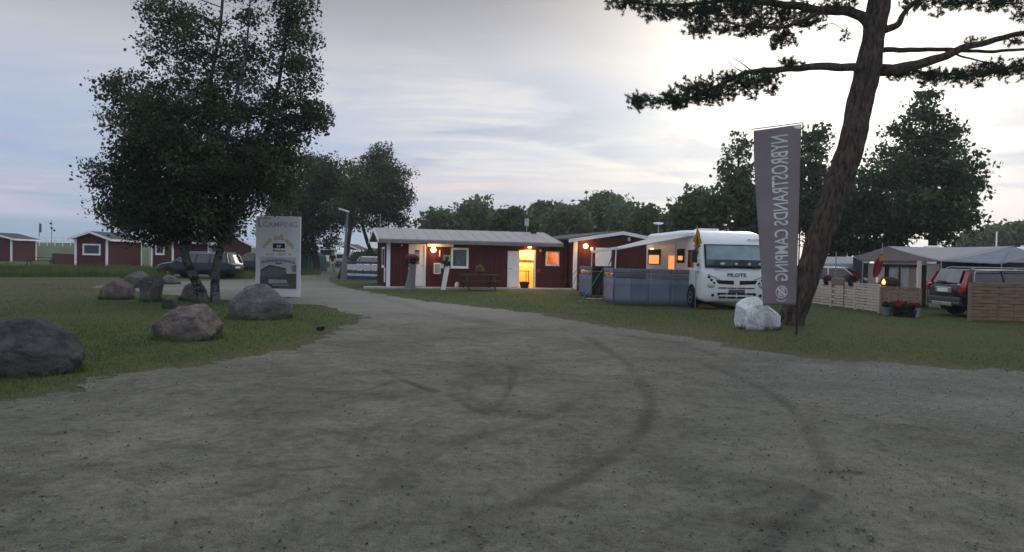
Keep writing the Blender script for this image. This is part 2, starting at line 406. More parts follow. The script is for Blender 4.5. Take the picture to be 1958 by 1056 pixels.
# gravel road and yard
ys = np.concatenate([np.arange(-40, 2.2, 1.2), 2.4 * 1.0095 ** np.arange(420)]); ys = ys[ys < 105]
gx, gy, gf = grid(ys, .0062, 1.06, 6.0)
wide = np.abs(gx) > 1e9
sdr = poly_sd(gx, gy, RW) + (fbm(gx, gy, 1.1, 21) - .5) * .95 + (fbm(gx, gy, 6, 22) - .5) * .55 + (fbm(gx, gy, 22, 23) - .5) * .22
tracks = [([(1120, 645), (1165, 672), (1200, 695), (1235, 745), (1246, 785), (1215, 845), (1110, 915), (990, 965), (880, 1000)], .10, .6),
          ([(1330, 690), (1430, 730), (1500, 770), (1553, 825), (1580, 885), (1560, 950), (1500, 1010), (1440, 1080)], .10, .55),
          ([(735, 710), (775, 730), (830, 750)], .07, .8), ([(700, 747), (740, 735), (772, 718)], .05, .6), ([(860, 757), (900, 782), (930, 792)], .07, .8),
          ([(930, 792), (965, 765), (982, 720), (975, 700)], .06, .6), ([(893, 740), (905, 765), (945, 790)], .05, .5), ([(960, 735), (1010, 733), (1060, 735)], .06, .7),
          ([(790, 870), (900, 840), (1040, 800), (1110, 765)], .10, .35), ([(940, 985), (820, 960), (700, 900)], .13, .3), ([(570, 900), (640, 893)], .05, .6),
          ([(1180, 640), (1290, 655), (1400, 690)], .15, .5), ([(1560, 902), (1640, 905)], .07, .8), ([(760, 600), (900, 610), (1050, 640), (1150, 672)], .3, .25),
          ([(700, 560), (800, 590), (960, 625), (1100, 665)], .3, .25)]
trk = np.zeros(len(gx)); rut = np.zeros(len(gx))
for L, w, st in tracks:
    W = [tuple(G(*p)[:2]) for p in L]; near = np.ones(len(gx), bool); d = line_d(gx, gy, W) + (fbm(gx, gy, 9, 33) - .5) * w * .9 + (fbm(gx, gy, 28, 34) - .5) * w * .5
    brk = np.clip(fbm(gx, gy, 2.0, 31) * 1.5 + .05, .25, 1.2); k = np.clip(1.25 - d / w, 0, 1); k = k * k * (3 - 2 * k) * brk * st * 1.35
    trk = np.maximum(trk, k); rut = np.maximum(rut, k)
    rim = np.exp(-((d - w * 1.35) / (w * .3)) ** 2) * st * .5; rut = rut - rim * .6
blot = [((1470, 1010), (.32, .22), .9), ((1540, 940), (.22, .3), .5), ((1590, 905), (.3, .1), .7), ((1380, 720), (1.1, .7), .35), ((1600, 740), (1.4, .5), .35), ((1530, 690), (1.2, .5), .4), ((900, 985), (.35, .2), .35)]
for p, (rx, ry), st in blot:
    q = G(*p); e = ((gx - q.x) / rx) ** 2 + ((gy - q.y) / ry) ** 2
    trk = np.maximum(trk, np.exp(-e) * st * np.clip(fbm(gx, gy, 3.5, 41) * 2.6 - .75, 0, 1.3))
pale = np.exp(-(((gx + 1.5) / 5.5) ** 2 + ((gy - 25) / 7.0) ** 2)) + .8 * np.exp(-(((gx + 10) / 7) ** 2 + ((gy - 33) / 8) ** 2)); pale = np.clip(pale * (.55 + .9 * fbm(gx, gy, .5, 91)), 0, 1)
edge = np.exp(-np.clip(sdr, 0, 9) / .55)
loose = np.clip(.25 * edge + np.clip((gx - .5) / 4, 0, 1) * np.clip((13 - np.abs(gy - 14)) / 6, 0, 1) * .8 * fbm(gx, gy, .9, 51) * 1.4, 0, 1)
gz = .006 + (fbm(gx, gy, .35, 61) - .5) * .03 + (fbm(gx, gy, 3.0, 62) - .5) * .018 + (fbm(gx, gy, 14.0, 63) - .5) * .010 * (gy < 14) - np.clip(rut, -1, 1) * .016
gz = np.maximum(gz, .002) * np.clip(sdr / .3, .2, 1)
m_road, nt, bs, out = new_mat('packed_dirt_and_gravel')
n_big = nz(nt, .55, 5, .6, dist=.4); n_mid = nz(nt, 11.0, 8, .75); n_fine = nz(nt, 95.0, 3, .8); n_str = nz(nt, 1.6, 5, .6, scl=(.45, 2.2, 1), dist=.6)
vo = N(nt, 'ShaderNodeTexVoronoi'); vo.inputs['Scale'].default_value = 55.0
tcn = N(nt, 'ShaderNodeTexCoord'); nt.links.new(tcn.outputs['Object'], vo.inputs['Vector'])
dirt = ramp(nt, n_big, [(.30, (.086, .084, .064)), (.5, (.122, .119, .096)), (.72, (.170, .162, .134))])
dirt = mix(nt, .55, dirt, ramp(nt, n_mid, [(.34, (.42, .43, .43)), (.5, (.94, .94, .93)), (.68, (1.38, 1.34, 1.26))]), 'MULTIPLY')
n_pat = nz(nt, 2.6, 6, .7, dist=.8); dirt = mix(nt, .8, dirt, ramp(nt, n_pat, [(.34, (.62, .61, .58)), (.5, (.97, .97, .96)), (.66, (1.22, 1.21, 1.18))]), 'MULTIPLY')
dirt = mix(nt, .15, dirt, ramp(nt, n_str, [(.35, (.72, .72, .74)), (.6, (1.05, 1.05, 1.03))]), 'MULTIPLY')
dirt = mix(nt, mth(nt, 'MULTIPLY', attr(nt, 'pale'), .8), dirt, ramp(nt, n_mid, [(.3, (.165, .162, .145)), (.7, (.28, .272, .25))]))
grav = mix(nt, .75, (.145, .143, .143), ramp(nt, vo.outputs['Color'], [(.15, (.4, .4, .42)), (.5, (.95, .95, .96)), (.9, (1.75, 1.72, 1.65))]), 'MULTIPLY')
lf = mth(nt, 'MULTIPLY', attr(nt, 'loose'), ramp(nt, n_mid, [(.35, .25), (.65, 1.0)]), True)
col = mix(nt, lf, dirt, grav)
col = mix(nt, .8, col, ramp(nt, n_fine, [(.30, (.30, .30, .31)), (.5, (1.0, 1.0, 1.0)), (.70, (1.6, 1.57, 1.5))]), 'MULTIPLY')
tf = mth(nt, 'MULTIPLY', attr(nt, 'track'), ramp(nt, n_mid, [(.38, .25), (.56, 1.15)]), True)
col = mix(nt, mth(nt, 'MULTIPLY', tf, .85), col, (.036, .035, .031))
nt.links.new(col, bs.inputs['Base Color']); bs.inputs['Roughness'].default_value = .95; bs.inputs['Specular IOR Level'].default_value = .12
bump(nt, bs, mth(nt, 'ADD', n_fine, mth(nt, 'MULTIPLY', n_mid, .8)), .55, .02)
def clip_quads(Fq, sd, arrs):
    ins = (sd[Fq] > 0).sum(1); full = Fq[ins == 4]; tris = [np.concatenate([full[:, [0, 1, 2]], full[:, [0, 2, 3]]])]; n0 = len(sd); new = [[] for _ in arrs]; T = []
    for q in Fq[(ins > 0) & (ins < 4)]:
        poly = []
        for i in range(4):
            a, b = q[i], q[(i + 1) % 4]
            if sd[a] > 0: poly.append(a)
            if (sd[a] > 0) != (sd[b] > 0):
                f = sd[a] / (sd[a] - sd[b])
                for nw, ar in zip(new, arrs): nw.append(ar[a] * (1 - f) + ar[b] * f)
                poly.append(n0 + len(new[0]) - 1)
        for i in range(1, len(poly) - 1): T.append((poly[0], poly[i], poly[i + 1]))
    return np.concatenate(tris + [np.array(T)]), [np.concatenate([ar, np.array(nw)]) for ar, nw in zip(arrs, new)]
Tq, (vx_, vy_, vz_, t1, t2, t3) = clip_quads(gf, sdr, [gx, gy, gz, trk, loose, pale])
V, Fq, t1, t2, t3 = drop_unused(np.stack([vx_, vy_, vz_], 1), Tq, t1, t2, t3)
road = mesh_np('gravel_road', V, Fq, m_road, smooth=True, attrs={'track': t1, 'loose': t2, 'pale': t3}); tag(road, kind='structure')
# loose stones lying on the road, one mass
def scatter_px(n, y0, y1, x0=-250, x1=2208):
    """points on the ground, evenly spread over the lower picture (nearer ones densest per pixel of view)"""
    py = y0 + (y1 - y0) * rng.random(n); px = x0 + (x1 - x0) * rng.random(n)
    u, v = px - PW / 2, PH / 2 - py
    up = u * math.cos(ROLL) - v * math.sin(ROLL); vp = u * math.sin(ROLL) + v * math.cos(ROLL)
    dy = FPX * c_f.y + vp * c_u.y; dz = FPX * c_f.z + vp * c_u.z
    t = -CAMH / dz; return up * t, dy * t
sx, sy = scatter_px(52000, 560, 1180)
s_in = poly_sd(sx, sy, RW); dens = np.clip(.25 + .9 * np.exp(-np.clip(s_in, 0, 9) / .6) + np.clip((sx - .3) / 3, 0, 1) * .7 * fbm(sx, sy, .9, 51), 0, 1)
dk = np.zeros(len(sx))
for p_, (rx_, ry_), st_ in blot:
    q_ = G(*p_); dk = np.maximum(dk, st_ * np.exp(-(((sx - q_.x) / rx_) ** 2 + ((sy - q_.y) / ry_) ** 2)))
for L_, w_, st_ in tracks[:2]:
    dk = np.maximum(dk, .35 * np.exp(-(line_d(sx, sy, [tuple(G(*p)[:2]) for p in L_]) / (w_ * 1.2)) ** 2))
ok = (s_in > -.22 * rng.random(len(sx))) & (rng.random(len(sx)) < np.maximum(dens, dk)) & (fbm(sx, sy, 2.5, 77) + .3 * dk > .40); sx, sy, dk = sx[ok], sy[ok], dk[ok]
oc = np.array([(1, 0, 0), (-1, 0, 0), (0, 1, 0), (0, -1, 0), (0, 0, 1), (0, 0, -1)], float)
of = np.array([(0, 2, 4), (2, 1, 4), (1, 3, 4), (3, 0, 4), (2, 0, 5), (1, 2, 5), (3, 1, 5), (0, 3, 5)])
n = len(sx); sz = .0022 + .010 * rng.random(n) ** 7 + .00036 * sy
v = oc[None] * (sz[:, None, None] * (0.6 + .8 * rng.random((n, 6, 1)))); v[:, :, 2] *= .6
a = rng.random(n) * 6.28; ca, sa = np.cos(a)[:, None], np.sin(a)[:, None]
vx = v[:, :, 0] * ca - v[:, :, 1] * sa + sx[:, None]; vy = v[:, :, 0] * sa + v[:, :, 1] * ca + sy[:, None]; vz = v[:, :, 2] + .012 + sz[:, None] * .2
m_st, nt, bs, out = new_mat('loose_stone'); nt.links.new(ramp(nt, attr(nt, 'tint'), [(0, (.030, .030, .033)), (.12, (.080, .082, .078)), (.75, (.130, .128, .120)), (1, (.21, .205, .195))]), bs.inputs['Base Color']); bs.inputs['Roughness'].default_value = .9
st = mesh_np('loose_gravel', np.stack([vx, vy, vz], -1).reshape(-1, 3), (of[None] + (np.arange(n) * 6)[:, None, None]).reshape(-1, 3), m_st, tint=np.repeat(np.clip(rng.random(n) * (1 - .95 * np.clip(dk * 1.6, 0, 1)), 0, 1), 6), smooth=True)
tag(st, 'loose grey gravel stones scattered over the dirt yard', 'gravel', kind='stuff')
# mown grass blades on the lawns, one mass
def blades(name, label, sx, sy, h0, h1, wk, mat, tint, base=0.0, lean=.5):
    n = len(sx); L = h0 + (h1 - h0) * rng.random(n); a = rng.random(n) * 6.28; w = wk * sy * (.6 + .8 * rng.random(n))
    dx, dy = np.cos(a), np.sin(a); lx = (rng.random(n) - .5) * 2 * lean * L; ly = (rng.random(n) - .5) * 2 * lean * L
    A = np.stack([sx - dx * w, sy - dy * w, np.full(n, base)], 1); B = np.stack([sx + dx * w, sy + dy * w, np.full(n, base)], 1)
    C = np.stack([sx + lx, sy + ly, base + L], 1)
    o = mesh_np(name, np.stack([A, B, C], 1).reshape(-1, 3), np.arange(3 * n).reshape(-1, 3), mat, tint=np.repeat(tint, 3)); return tag(o, label, 'grass', kind='stuff')
m_bl, nt, bs, out = new_mat('grass_blade')
cg = ramp(nt, attr(nt, 'tint'), [(0, (.036, .066, .018)), (.35, (.078, .120, .034)), (.62, (.140, .155, .058)), (1, (.22, .19, .11))])
nt.links.new(cg, bs.inputs['Base Color']); bs.inputs['Roughness'].default_value = .75; bs.inputs['Specular IOR Level'].default_value = .15
tr = N(nt, 'ShaderNodeBsdfTranslucent'); nt.links.new(cg, tr.inputs[0]); mx = N(nt, 'ShaderNodeMixShader'); mx.inputs[0].default_value = .3
nt.links.new(bs.outputs[0], mx.inputs[1]); nt.links.new(tr.outputs[0], mx.inputs[2]); nt.links.new(mx.outputs[0], out.inputs[0])
def dryness(sx, sy, s_in):
    d = np.clip(fbm(sx, sy, .22, 3) * 1.5 - .45, 0, 1) * .6 + .5 * np.clip((-sx - 9) / 6, 0, 1) * np.clip((sy - 13) / 6, 0, 1) + .35 * (sx > 1) + .35 * np.exp(-np.abs(s_in) / .35)
    return np.clip(d * .85 + (rng.random(len(sx)) - .5) * .45, 0, 1)
sx, sy = scatter_px(420000, 541, 1000)
s_in = poly_sd(sx, sy, RW); ok = (s_in < .30 * rng.random(len(sx)) ** 2.5 - .06 * rng.random(len(sx)) + (fbm(sx, sy, 1.1, 21) - .5) * -.95 + .45 * np.clip(fbm(sx, sy, 2.6, 24) * 3 - 1.9, 0, 1)) & (sy > 2) & (rng.random(len(sx)) < np.clip(.22 + .75 * np.clip(-s_in, 0, 1.2) * np.clip(fbm(sx, sy, 1.3, 71) * 3.2 - .75, .05, 1.3), 0, 1)) & (sy < 34)
ok &= ~((sx > -7.2) & (sx < 3.2) & (sy > 33)); sx, sy, s_in = sx[ok], sy[ok], s_in[ok]
blades('lawn_grass', 'short mown grass of the campsite lawns', sx, sy, .018, .062, .00030, m_bl, dryness(sx, sy, s_in))
# longer weeds in front of the sheds
wx, wy = [], []
for (px0, px1, py0, py1, n) in [(-80, 250, 514, 530, 16000), (230, 330, 517, 533, 4500), (415, 486, 524, 533, 1500), (573, 612, 517, 527, 900)]:
    px = px0 + (px1 - px0) * rng.random(n); py = py0 + (py1 - py0) * rng.random(n) ** .8
    for a_, b_ in zip(px, py): q = G(a_, b_); wx.append(q.x); wy.append(q.y)
wx = np.array(wx); wy = np.array(wy); tt = np.clip(fbm(wx, wy, .35, 8) * 1.3 - .25 + (rng.random(len(wx)) - .5) * .5, 0, .9)
blades('tall_weeds', 'tall pale green weeds along the red sheds', wx, wy, .15, .55, .00042, m_bl, tt * .75)
# grassy dune behind the sheds
dv = []; dxs = np.linspace(-110, 10, 61); dys = np.linspace(86, 150, 17)
for y in dys:
    for x in dxs:
        t = (y - 86) / 20.0; h = 2.35 * min(1, max(0, t)) ** .8 * (1 - max(0, min(1, (x + 45) / 40)))
        dv.append((x, y, max(0.0, h + .25 * mnoise.noise(Vector((x * .12, y * .12, 0))) * min(1, t)) - .05))
di = np.arange(len(dv)).reshape(17, 61); df = np.stack([di[:-1, :-1], di[:-1, 1:], di[1:, 1:], di[1:, :-1]], -1).reshape(-1, 4)
dune = mesh_np('dune', dv, df, MT('dune_grass', (.055, .075, .030), .95, .4, .6, bmp=.6, bscale=6), smooth=True); tag(dune, kind='structure')
# ---------------------------------------------------------------- boulders
def rock_mat(name, c0, c1, c2, sc=2.2, lich=.65, bst=1.0):
    m, nt, bs, out = new_mat(name); a = nz(nt, sc, 8, .7, dist=.5); b = nz(nt, 16.0, 6, .7); c = nz(nt, .9, 4, .5)
    k = ramp(nt, a, [(.28, c0), (.5, c1), (.72, c2)]); k = mix(nt, .75, k, ramp(nt, b, [(.3, (.5, .5, .52)), (.55, (1, 1, 1)), (.8, (1.5, 1.47, 1.4))]), 'MULTIPLY')
    k = mix(nt, ramp(nt, c, [(.5, 0.0), (.68, .6)]), k, (.12, .105, .10)); k = mix(nt, ramp(nt, nz(nt, 5.5, 5, .7, dist=.3), [(.58, 0.0), (.66, lich)]), k, tuple(min(.6, x * 1.9) for x in c1))
    nt.links.new(k, bs.inputs['Base Color']); bs.inputs['Roughness'].default_value = .92; bs.inputs['Specular IOR Level'].default_value = .15
    bump(nt, bs, mth(nt, 'ADD', b, a), bst, .05); return m
rk_g = rock_mat('grey_granite', (.056, .055, .058), (.122, .116, .116), (.22, .208, .195))
rk_d = rock_mat('dark_granite', (.028, .030, .036), (.058, .058, .064), (.115, .108, .106))
rk_p = rock_mat('pinkish_granite', (.072, .059, .057), (.150, .124, .115), (.27, .23, .20))
rk_w = rock_mat('white_painted_stone', (.52, .56, .58), (.66, .70, .72), (.74, .77, .78), 1.6, .0, .45)
rk_t = rock_mat('tan_stone', (.13, .105, .075), (.20, .165, .12), (.27, .23, .17))
ROCKS = []
def boulder(label, px, py, wpx, hpx, mat, seed, dr=.8, cuts=(), group='boulders along the lawn', taper=.0, sub=4, flat=2.4, name='boulder', npl=11):
    g = G(px, py); s = g.y / FPX; off = wpx * s / 2 * dr * .75; kk = (g.y + off) / g.y; w, h = wpx * s * kk, hpx * s * (1 + (kk - 1) * .5); rx, ry, rz = w / 2, w / 2 * dr, h; g = Vector((g.x * kk, g.y + off, 0))
    bm = bmesh.new(); bmesh.ops.create_icosphere(bm, subdivisions=sub, radius=1.0); rd = random.Random(seed)
    planes = [(Vector(c[:3]).normalized(), c[3]) for c in cuts]
    for i in range(npl):
        d = Vector((rd.uniform(-1, 1), rd.uniform(-1, .3), rd.uniform(-.2, .9))).normalized(); planes.append((d, rd.uniform(.74, .92)))
    for vt in bm.verts:
        p = vt.co.copy(); p = Vector([math.copysign(abs(c) ** (2 / flat), c) for c in p])
        for d, k in planes:
            e = p.dot(d) - k
            if e > 0: p -= d * e * .95
        p *= 1 + .09 * mnoise.noise(p * 1.4 + Vector((seed, 0, 0))) + .05 * mnoise.noise(p * 4 + Vector((0, seed, 0))) + .028 * mnoise.noise(p * 10) - .03 * max(0, .12 - abs(mnoise.noise(p * 2.3 + Vector((3, seed, 1))))) / .12
        k = 1 - taper * max(0, p.z)
        vt.co = (p.x * rx * k, p.y * ry * k, (p.z * .62 + .36) * rz)
    zs = max(v.co.z for v in bm.verts); xs = [v.co.x for v in bm.verts if v.co.z > -.05 * h]; kx = w / (max(xs) - min(xs)); x0 = (max(xs) + min(xs)) / 2
    for vt in bm.verts: vt.co.x = (vt.co.x - x0) * kx; vt.co.z *= h / zs
    me = bpy.data.meshes.new(name); bm.to_mesh(me); bm.free(); me.shade_smooth()
    o = link(name, me, mat); o.location = (g.x, g.y, -.01); o.rotation_euler = (0, 0, 0); tag(o, label, 'boulder', group); ROCKS.append((g.x, g.y, rx, ry)); return o
boulder('large dark grey boulder with a flat top at the lawn edge', 42, 722, 220, 106, rk_d, 3, .85, [(.9, 0, .5, .86), (0, 0, 1, .92)], sub=5, flat=2.1, taper=.08)
boulder('rounded grey and pink boulder standing alone on the green lawn', 357, 652, 128, 69, rk_p, 11, .8, [(.85, -.3, .35, .74), (-.7, -.2, .6, .8)], sub=5)
boulder('broad grey domed boulder in front of the white sign board', 497, 612, 122, 67, rk_g, 23, .85, [(-.6, -.3, .6, .85)], taper=.15, sub=5)
boulder('pinkish boulder with a slanting top edge near the tall weeds', 223, 573, 64, 38, rk_p, 31, .8, [(.55, -.1, .8, .68), (-.8, 0, .3, .8)])
boulder('tall upright narrow boulder beside the pinkish slanting one', 290, 577, 42, 49, rk_g, 41, .9, [], taper=-.05, flat=3.2)
boulder('grey boulder half hidden behind the upright narrow one', 262, 551, 48, 32, rk_g, 51, .8, [])
boulder('low grey boulder lying before the dark blue estate car', 324, 544, 40, 18, rk_g, 61, .8, [])
boulder('dark angular boulder right behind the birch trunks', 371, 576, 56, 38, rk_p, 71, .8, [(-.8, -.2, .3, .75)], flat=3)
boulder('bright white painted boulder at the foot of the pine', 1450, 631, 82, 63, rk_w, 83, .85, [(-.7, -.3, .7, .9), (.62, -.15, .75, .74), (.25, -.95, .1, .85), (-.95, -.2, .25, .88)], group=None, flat=2.7, npl=3, sub=5)
boulder('small tan stone at the foot of the lamp post', 673, 534, 20, 15, rk_t, 91, .8, [], group=None, sub=3)

# uncut grass left standing round the boulders
tx, ty = [], []
for (cx_, cy_, rx_, ry_) in ROCKS:
    k = int(520 * max(.5, rx_) * 2); a = rng.random(k) * 6.283; rr = 1.0 + .16 * rng.random(k) ** 2 - .10
    tx.append(cx_ + np.cos(a) * rx_ * rr); ty.append(cy_ + np.sin(a) * ry_ * rr)
tx = np.concatenate(tx); ty = np.concatenate(ty); ok = fbm(tx, ty, 3.0, 88) > .36; tx, ty = tx[ok], ty[ok]
blades('boulder_grass', 'longer uncut grass tufts round the feet of the boulders', tx, ty, .05, .17, .00042, m_bl, np.clip(.15 + .5 * rng.random(len(tx)), 0, 1), lean=.6)
# ---------------------------------------------------------------- trees
def leaf_quads(C, size, rg, droop=.3):
    n = len(C); d = rg.normal(size=(n, 3)); d[:, 2] -= droop; d /= np.linalg.norm(d, axis=1)[:, None]
    e = rg.normal(size=(n, 3)); e -= d * (e * d).sum(1)[:, None]; e /= np.linalg.norm(e, axis=1)[:, None]
    s = size * (.5 + 1.1 * rg.random(n) ** 1.5)[:, None]; w = s * .36
    V = np.stack([C - d * s * .5, C + e * w + d * s * .05, C + d * s * .5, C - e * w + d * s * .05], 1)
    return V.reshape(-1, 3), np.arange(4 * n).reshape(-1, 4)
def bark_mat(name, lo, hi, scl=(5, 5, .8), sc=3.0, patches=None, bstr=.8):
    m, nt, bs, out = new_mat(name); a = nz(nt, sc, 7, .65, scl=scl, dist=.4)
    k = ramp(nt, a, [(.32, lo), (.66, hi)])
    if patches: k = mix(nt, ramp(nt, nz(nt, 2.6, 5, .6, scl=(1, 1, 2.2), dist=.8), [(.50, 0.0), (.56, 1.0)]), k, patches)
    nt.links.new(k, bs.inputs['Base Color']); bs.inputs['Roughness'].default_value = .95; bs.inputs['Specular IOR Level'].default_value = .1
    bump(nt, bs, a, bstr, .04); return m
bk_birch = bark_mat('birch_bark', (.050, .046, .044), (.15, .142, .138), patches=(.020, .018, .017))
bk_dark = bark_mat('dark_bark', (.016, .014, .013), (.055, .048, .042))
bk_pine = bark_mat('pine_bark', (.008, .007, .007), (.115, .090, .075), scl=(5, 5, 1.3), sc=2.6, bstr=1.0)
lf_birch = leaf_mat('birch_leaf', (.014, .028, .020), (.072, .108, .056))
lf_mid = leaf_mat('broad_leaf', (.030, .052, .030), (.105, .150, .075))
lf_dark = leaf_mat('dark_leaf', (.016, .032, .022), (.070, .108, .058))
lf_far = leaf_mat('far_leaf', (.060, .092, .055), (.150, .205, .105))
def pxblob(px, py, Y, rxp, ryp, depth=None):
    c = AT(px, py, Y); s = Y / FPX; return (np.array(c), np.array([rxp * s, depth if depth else (rxp + ryp) / 2 * s, ryp * s]))
def tree(name, label, group, base, stems, blobs, leaf, lmat, bmat, seed, dens=1.0, clump=.42, per=34, limbs=.3, droop=.35, cat='tree', fill=.42, hang=0.0):
    """blobs: (centre, radii, clumps). Leaves gather in clumps through each blob; limbs reach from the nearest stem."""
    rg = np.random.default_rng(seed); B = np.array(base, float); root = thing(name, label, cat, tuple(B), group=group)
    tb = MB(); sp = []
    for pts, r0, r1 in stems:
        k = len(pts); P, Rr = resample([Vector(p) - Vector(base) for p in pts], [r0 + (r1 - r0) * i / (k - 1) for i in range(k)], max(8, k * 4))
        tb.tube(P, Rr, 9, rough=.12, seed=seed); sp += [(np.array(p), r) for p, r in zip(P, Rr)]
    SP = np.array([p for p, r in sp]); SR = np.array([r for p, r in sp])
    leaves = []; tints = []
    for c, rad, k in blobs:
        c = c - B; k = max(3, int(k * dens)); d = rg.normal(size=(k, 3)); d /= np.linalg.norm(d, axis=1)[:, None]
        P = c + d * rad * (rg.random(k) ** fill)[:, None] * (.85 + .3 * rg.random(k))[:, None]
        for p in P:
            m = max(6, int(per * (.5 + rg.random()))); q = p + np.clip(rg.normal(size=(m, 3)), -1.5, 1.5) * clump * np.array([1, 1, .62]) * (.6 + .7 * rg.random())
            if hang: q[:, 2] -= np.abs(rg.normal(size=m)) * hang
            leaves.append(q); tn = np.clip(.05 + .75 * rg.random() ** 2 + .35 * rg.random(m) ** 2, 0, 1); tints.append(tn)
            if rg.random() < limbs:
                lo = SP[:, 2] < p[2] + .3; w = np.linalg.norm(SP - p, axis=1) + np.where(lo, 0, 5); i = int(np.argmin(w))
                a = Vector(SP[i]); b = Vector(p); mid = a.lerp(b, .55) + Vector((0, 0, .12 * (b - a).length)); r = min(SR[i] * .45, .012 + .011 * (b - a).length)
                Q, Rr = resample([a, mid, b], [r, r * .6, r * .15], 7); tb.tube(Q, Rr, 5)
    tb.build('trunk', bmat, root, smooth=60)
    C = np.concatenate(leaves); T = np.concatenate(tints); V, Fq = leaf_quads(C, leaf, rg, droop)
    mesh_np('crown', V, Fq, lmat, root, tint=np.repeat(T, 4)); return root
def pb(Y, lst):
    return [pxblob(a, b, Y + dy, rx, ry, dp) + (k,) for (a, b, rx, ry, k, dy, dp) in lst]
# --- big twin-stemmed birch on the left lawn
b0 = G(402, 579); Yb = b0.y
st = [([b0 + Vector((-.1, 0, -.1)), AT(378, 545, Yb), AT(358, 500, Yb - .1), AT(350, 455, Yb), AT(356, 390, Yb + .2), AT(375, 300, Yb + .1), AT(395, 190, Yb), AT(420, 60, Yb), AT(430, -70, Yb)], .16, .03),
      ([b0 + Vector((.12, .1, -.1)), AT(412, 530, Yb + .2), AT(421, 480, Yb + .3), AT(441, 435, Yb + .3), AT(470, 370, Yb + .5), AT(505, 270, Yb + .6), AT(535, 150, Yb + .6), AT(550, 20, Yb + .5), AT(545, -60, Yb + .5)], .15, .02),
      ([AT(350, 455, Yb), AT(320, 380, Yb - .4), AT(285, 300, Yb - .6), AT(255, 220, Yb - .7)], .08, .015),
      ([AT(441, 435, Yb + .3), AT(432, 340, Yb - .5), AT(440, 230, Yb - .7), AT(470, 100, Yb - .8), AT(480, -40, Yb - .8)], .09, .015)]
bl = pb(Yb, [(395, 300, 165, 110, 250, 0, 2.6), (300, 250, 85, 78, 75, -.4, 1.6), (250, 355, 62, 68, 48, -.3, 1.4), (308, 392, 88, 50, 58, 0, 1.8), (380, 388, 98, 60, 100, .2, 2.2),
             (505, 310, 78, 70, 80, .3, 1.8), (400, 185, 140, 66, 85, 0, 1.8), (245, 170, 40, 45, 16, -.4, .9), (350, 90, 70, 70, 26, 0, 1.2), (450, 70, 110, 85, 32, 0, 1.3),
             (560, 130, 60, 95, 28, .4, 1.0), (600, 225, 38, 45, 16, .4, .8), (545, 230, 60, 55, 24, .4, 1.0), (570, 40, 45, 60, 20, .4, .9), (330, 20, 45, 45, 14, 0, .9), (440, -50, 120, 50, 40, 0, 1.6),
             (320, 432, 75, 32, 40, 0, 1.5), (410, 435, 40, 26, 18, .2, 1.1), (230, 405, 42, 35, 15, -.2, .8), (215, 330, 30, 30, 8, -.2, .6)])
tree('birch_tree', 'tall twin-stemmed birch growing among the boulders on the lawn', 'birches and other leafy trees', b0, st, bl, .088, lf_birch, bk_birch, 5, clump=.27, per=128, limbs=.5, hang=.08, fill=.5)
# --- trees behind it, by the lamp post
b1 = G(607, 522); Y1 = b1.y
tree('birch_tree', 'dark tree between the tall birch and the lamp post', 'birches and other leafy trees', b1,
     [([b1, AT(602, 480, Y1), AT(595, 430, Y1), AT(600, 350, Y1), AT(600, 300, Y1)], .28, .05), ([AT(600, 470, Y1), AT(580, 410, Y1), AT(560, 350, Y1)], .14, .03)],
     pb(Y1, [(590, 370, 68, 75, 150, 0, 3.4), (555, 420, 55, 55, 70, 0, 2.6), (625, 340, 40, 45, 50, 0, 2.2), (600, 440, 45, 40, 36, 0, 2.0), (640, 410, 30, 30, 16, 0, 1.5), (575, 470, 30, 20, 14, 0, 1.4)]),
     .16, lf_dark, bk_dark, 12, clump=.5, per=120)
b2 = G(719, 521); Y2 = b2.y
tree('birch_tree', 'round-crowned tree with leaning trunk behind the red reception hut', 'birches and other leafy trees', b2,
     [([b2, AT(712, 490, Y2), AT(700, 455, Y2), AT(693, 420, Y2), AT(705, 360, Y2), AT(722, 310, Y2)], .22, .05),
      ([AT(696, 435, Y2), AT(672, 400, Y2), AT(665, 350, Y2)], .12, .03), ([AT(697, 400, Y2), AT(740, 350, Y2), AT(760, 320, Y2)], .10, .02)],
     pb(Y2, [(718, 350, 62, 60, 130, 0, 3.2), (680, 375, 38, 55, 60, 0, 2.4), (755, 380, 32, 50, 36, 0, 1.8), (725, 405, 50, 35, 46, 0, 2.2), (722, 292, 26, 18, 14, 0, 1.2), (755, 330, 30, 30, 22, 0, 1.5), (668, 420, 28, 22, 14, 0, 1.3), (770, 415, 16, 22, 8, 0, .8)]),
     .16, lf_dark, bk_dark, 19, clump=.46, per=115, hang=.15)
b3 = G(650, 533); Y3 = b3.y
tb = tree('dead_leaning_trunk', 'dark leaning tree right behind the lamp post', 'birches and other leafy trees', b3,
     [([b3, AT(660, 500, Y3), AT(668, 450, Y3), AT(676, 400, Y3), AT(680, 350, Y3)], .19, .06)],
     pb(Y3, [(680, 350, 28, 35, 26, 0, 1.4), (665, 395, 24, 20, 14, 0, 1.0)]), .14, lf_dark, bk_dark, 23, clump=.4, per=60)
tb.name = 'leaning_tree'
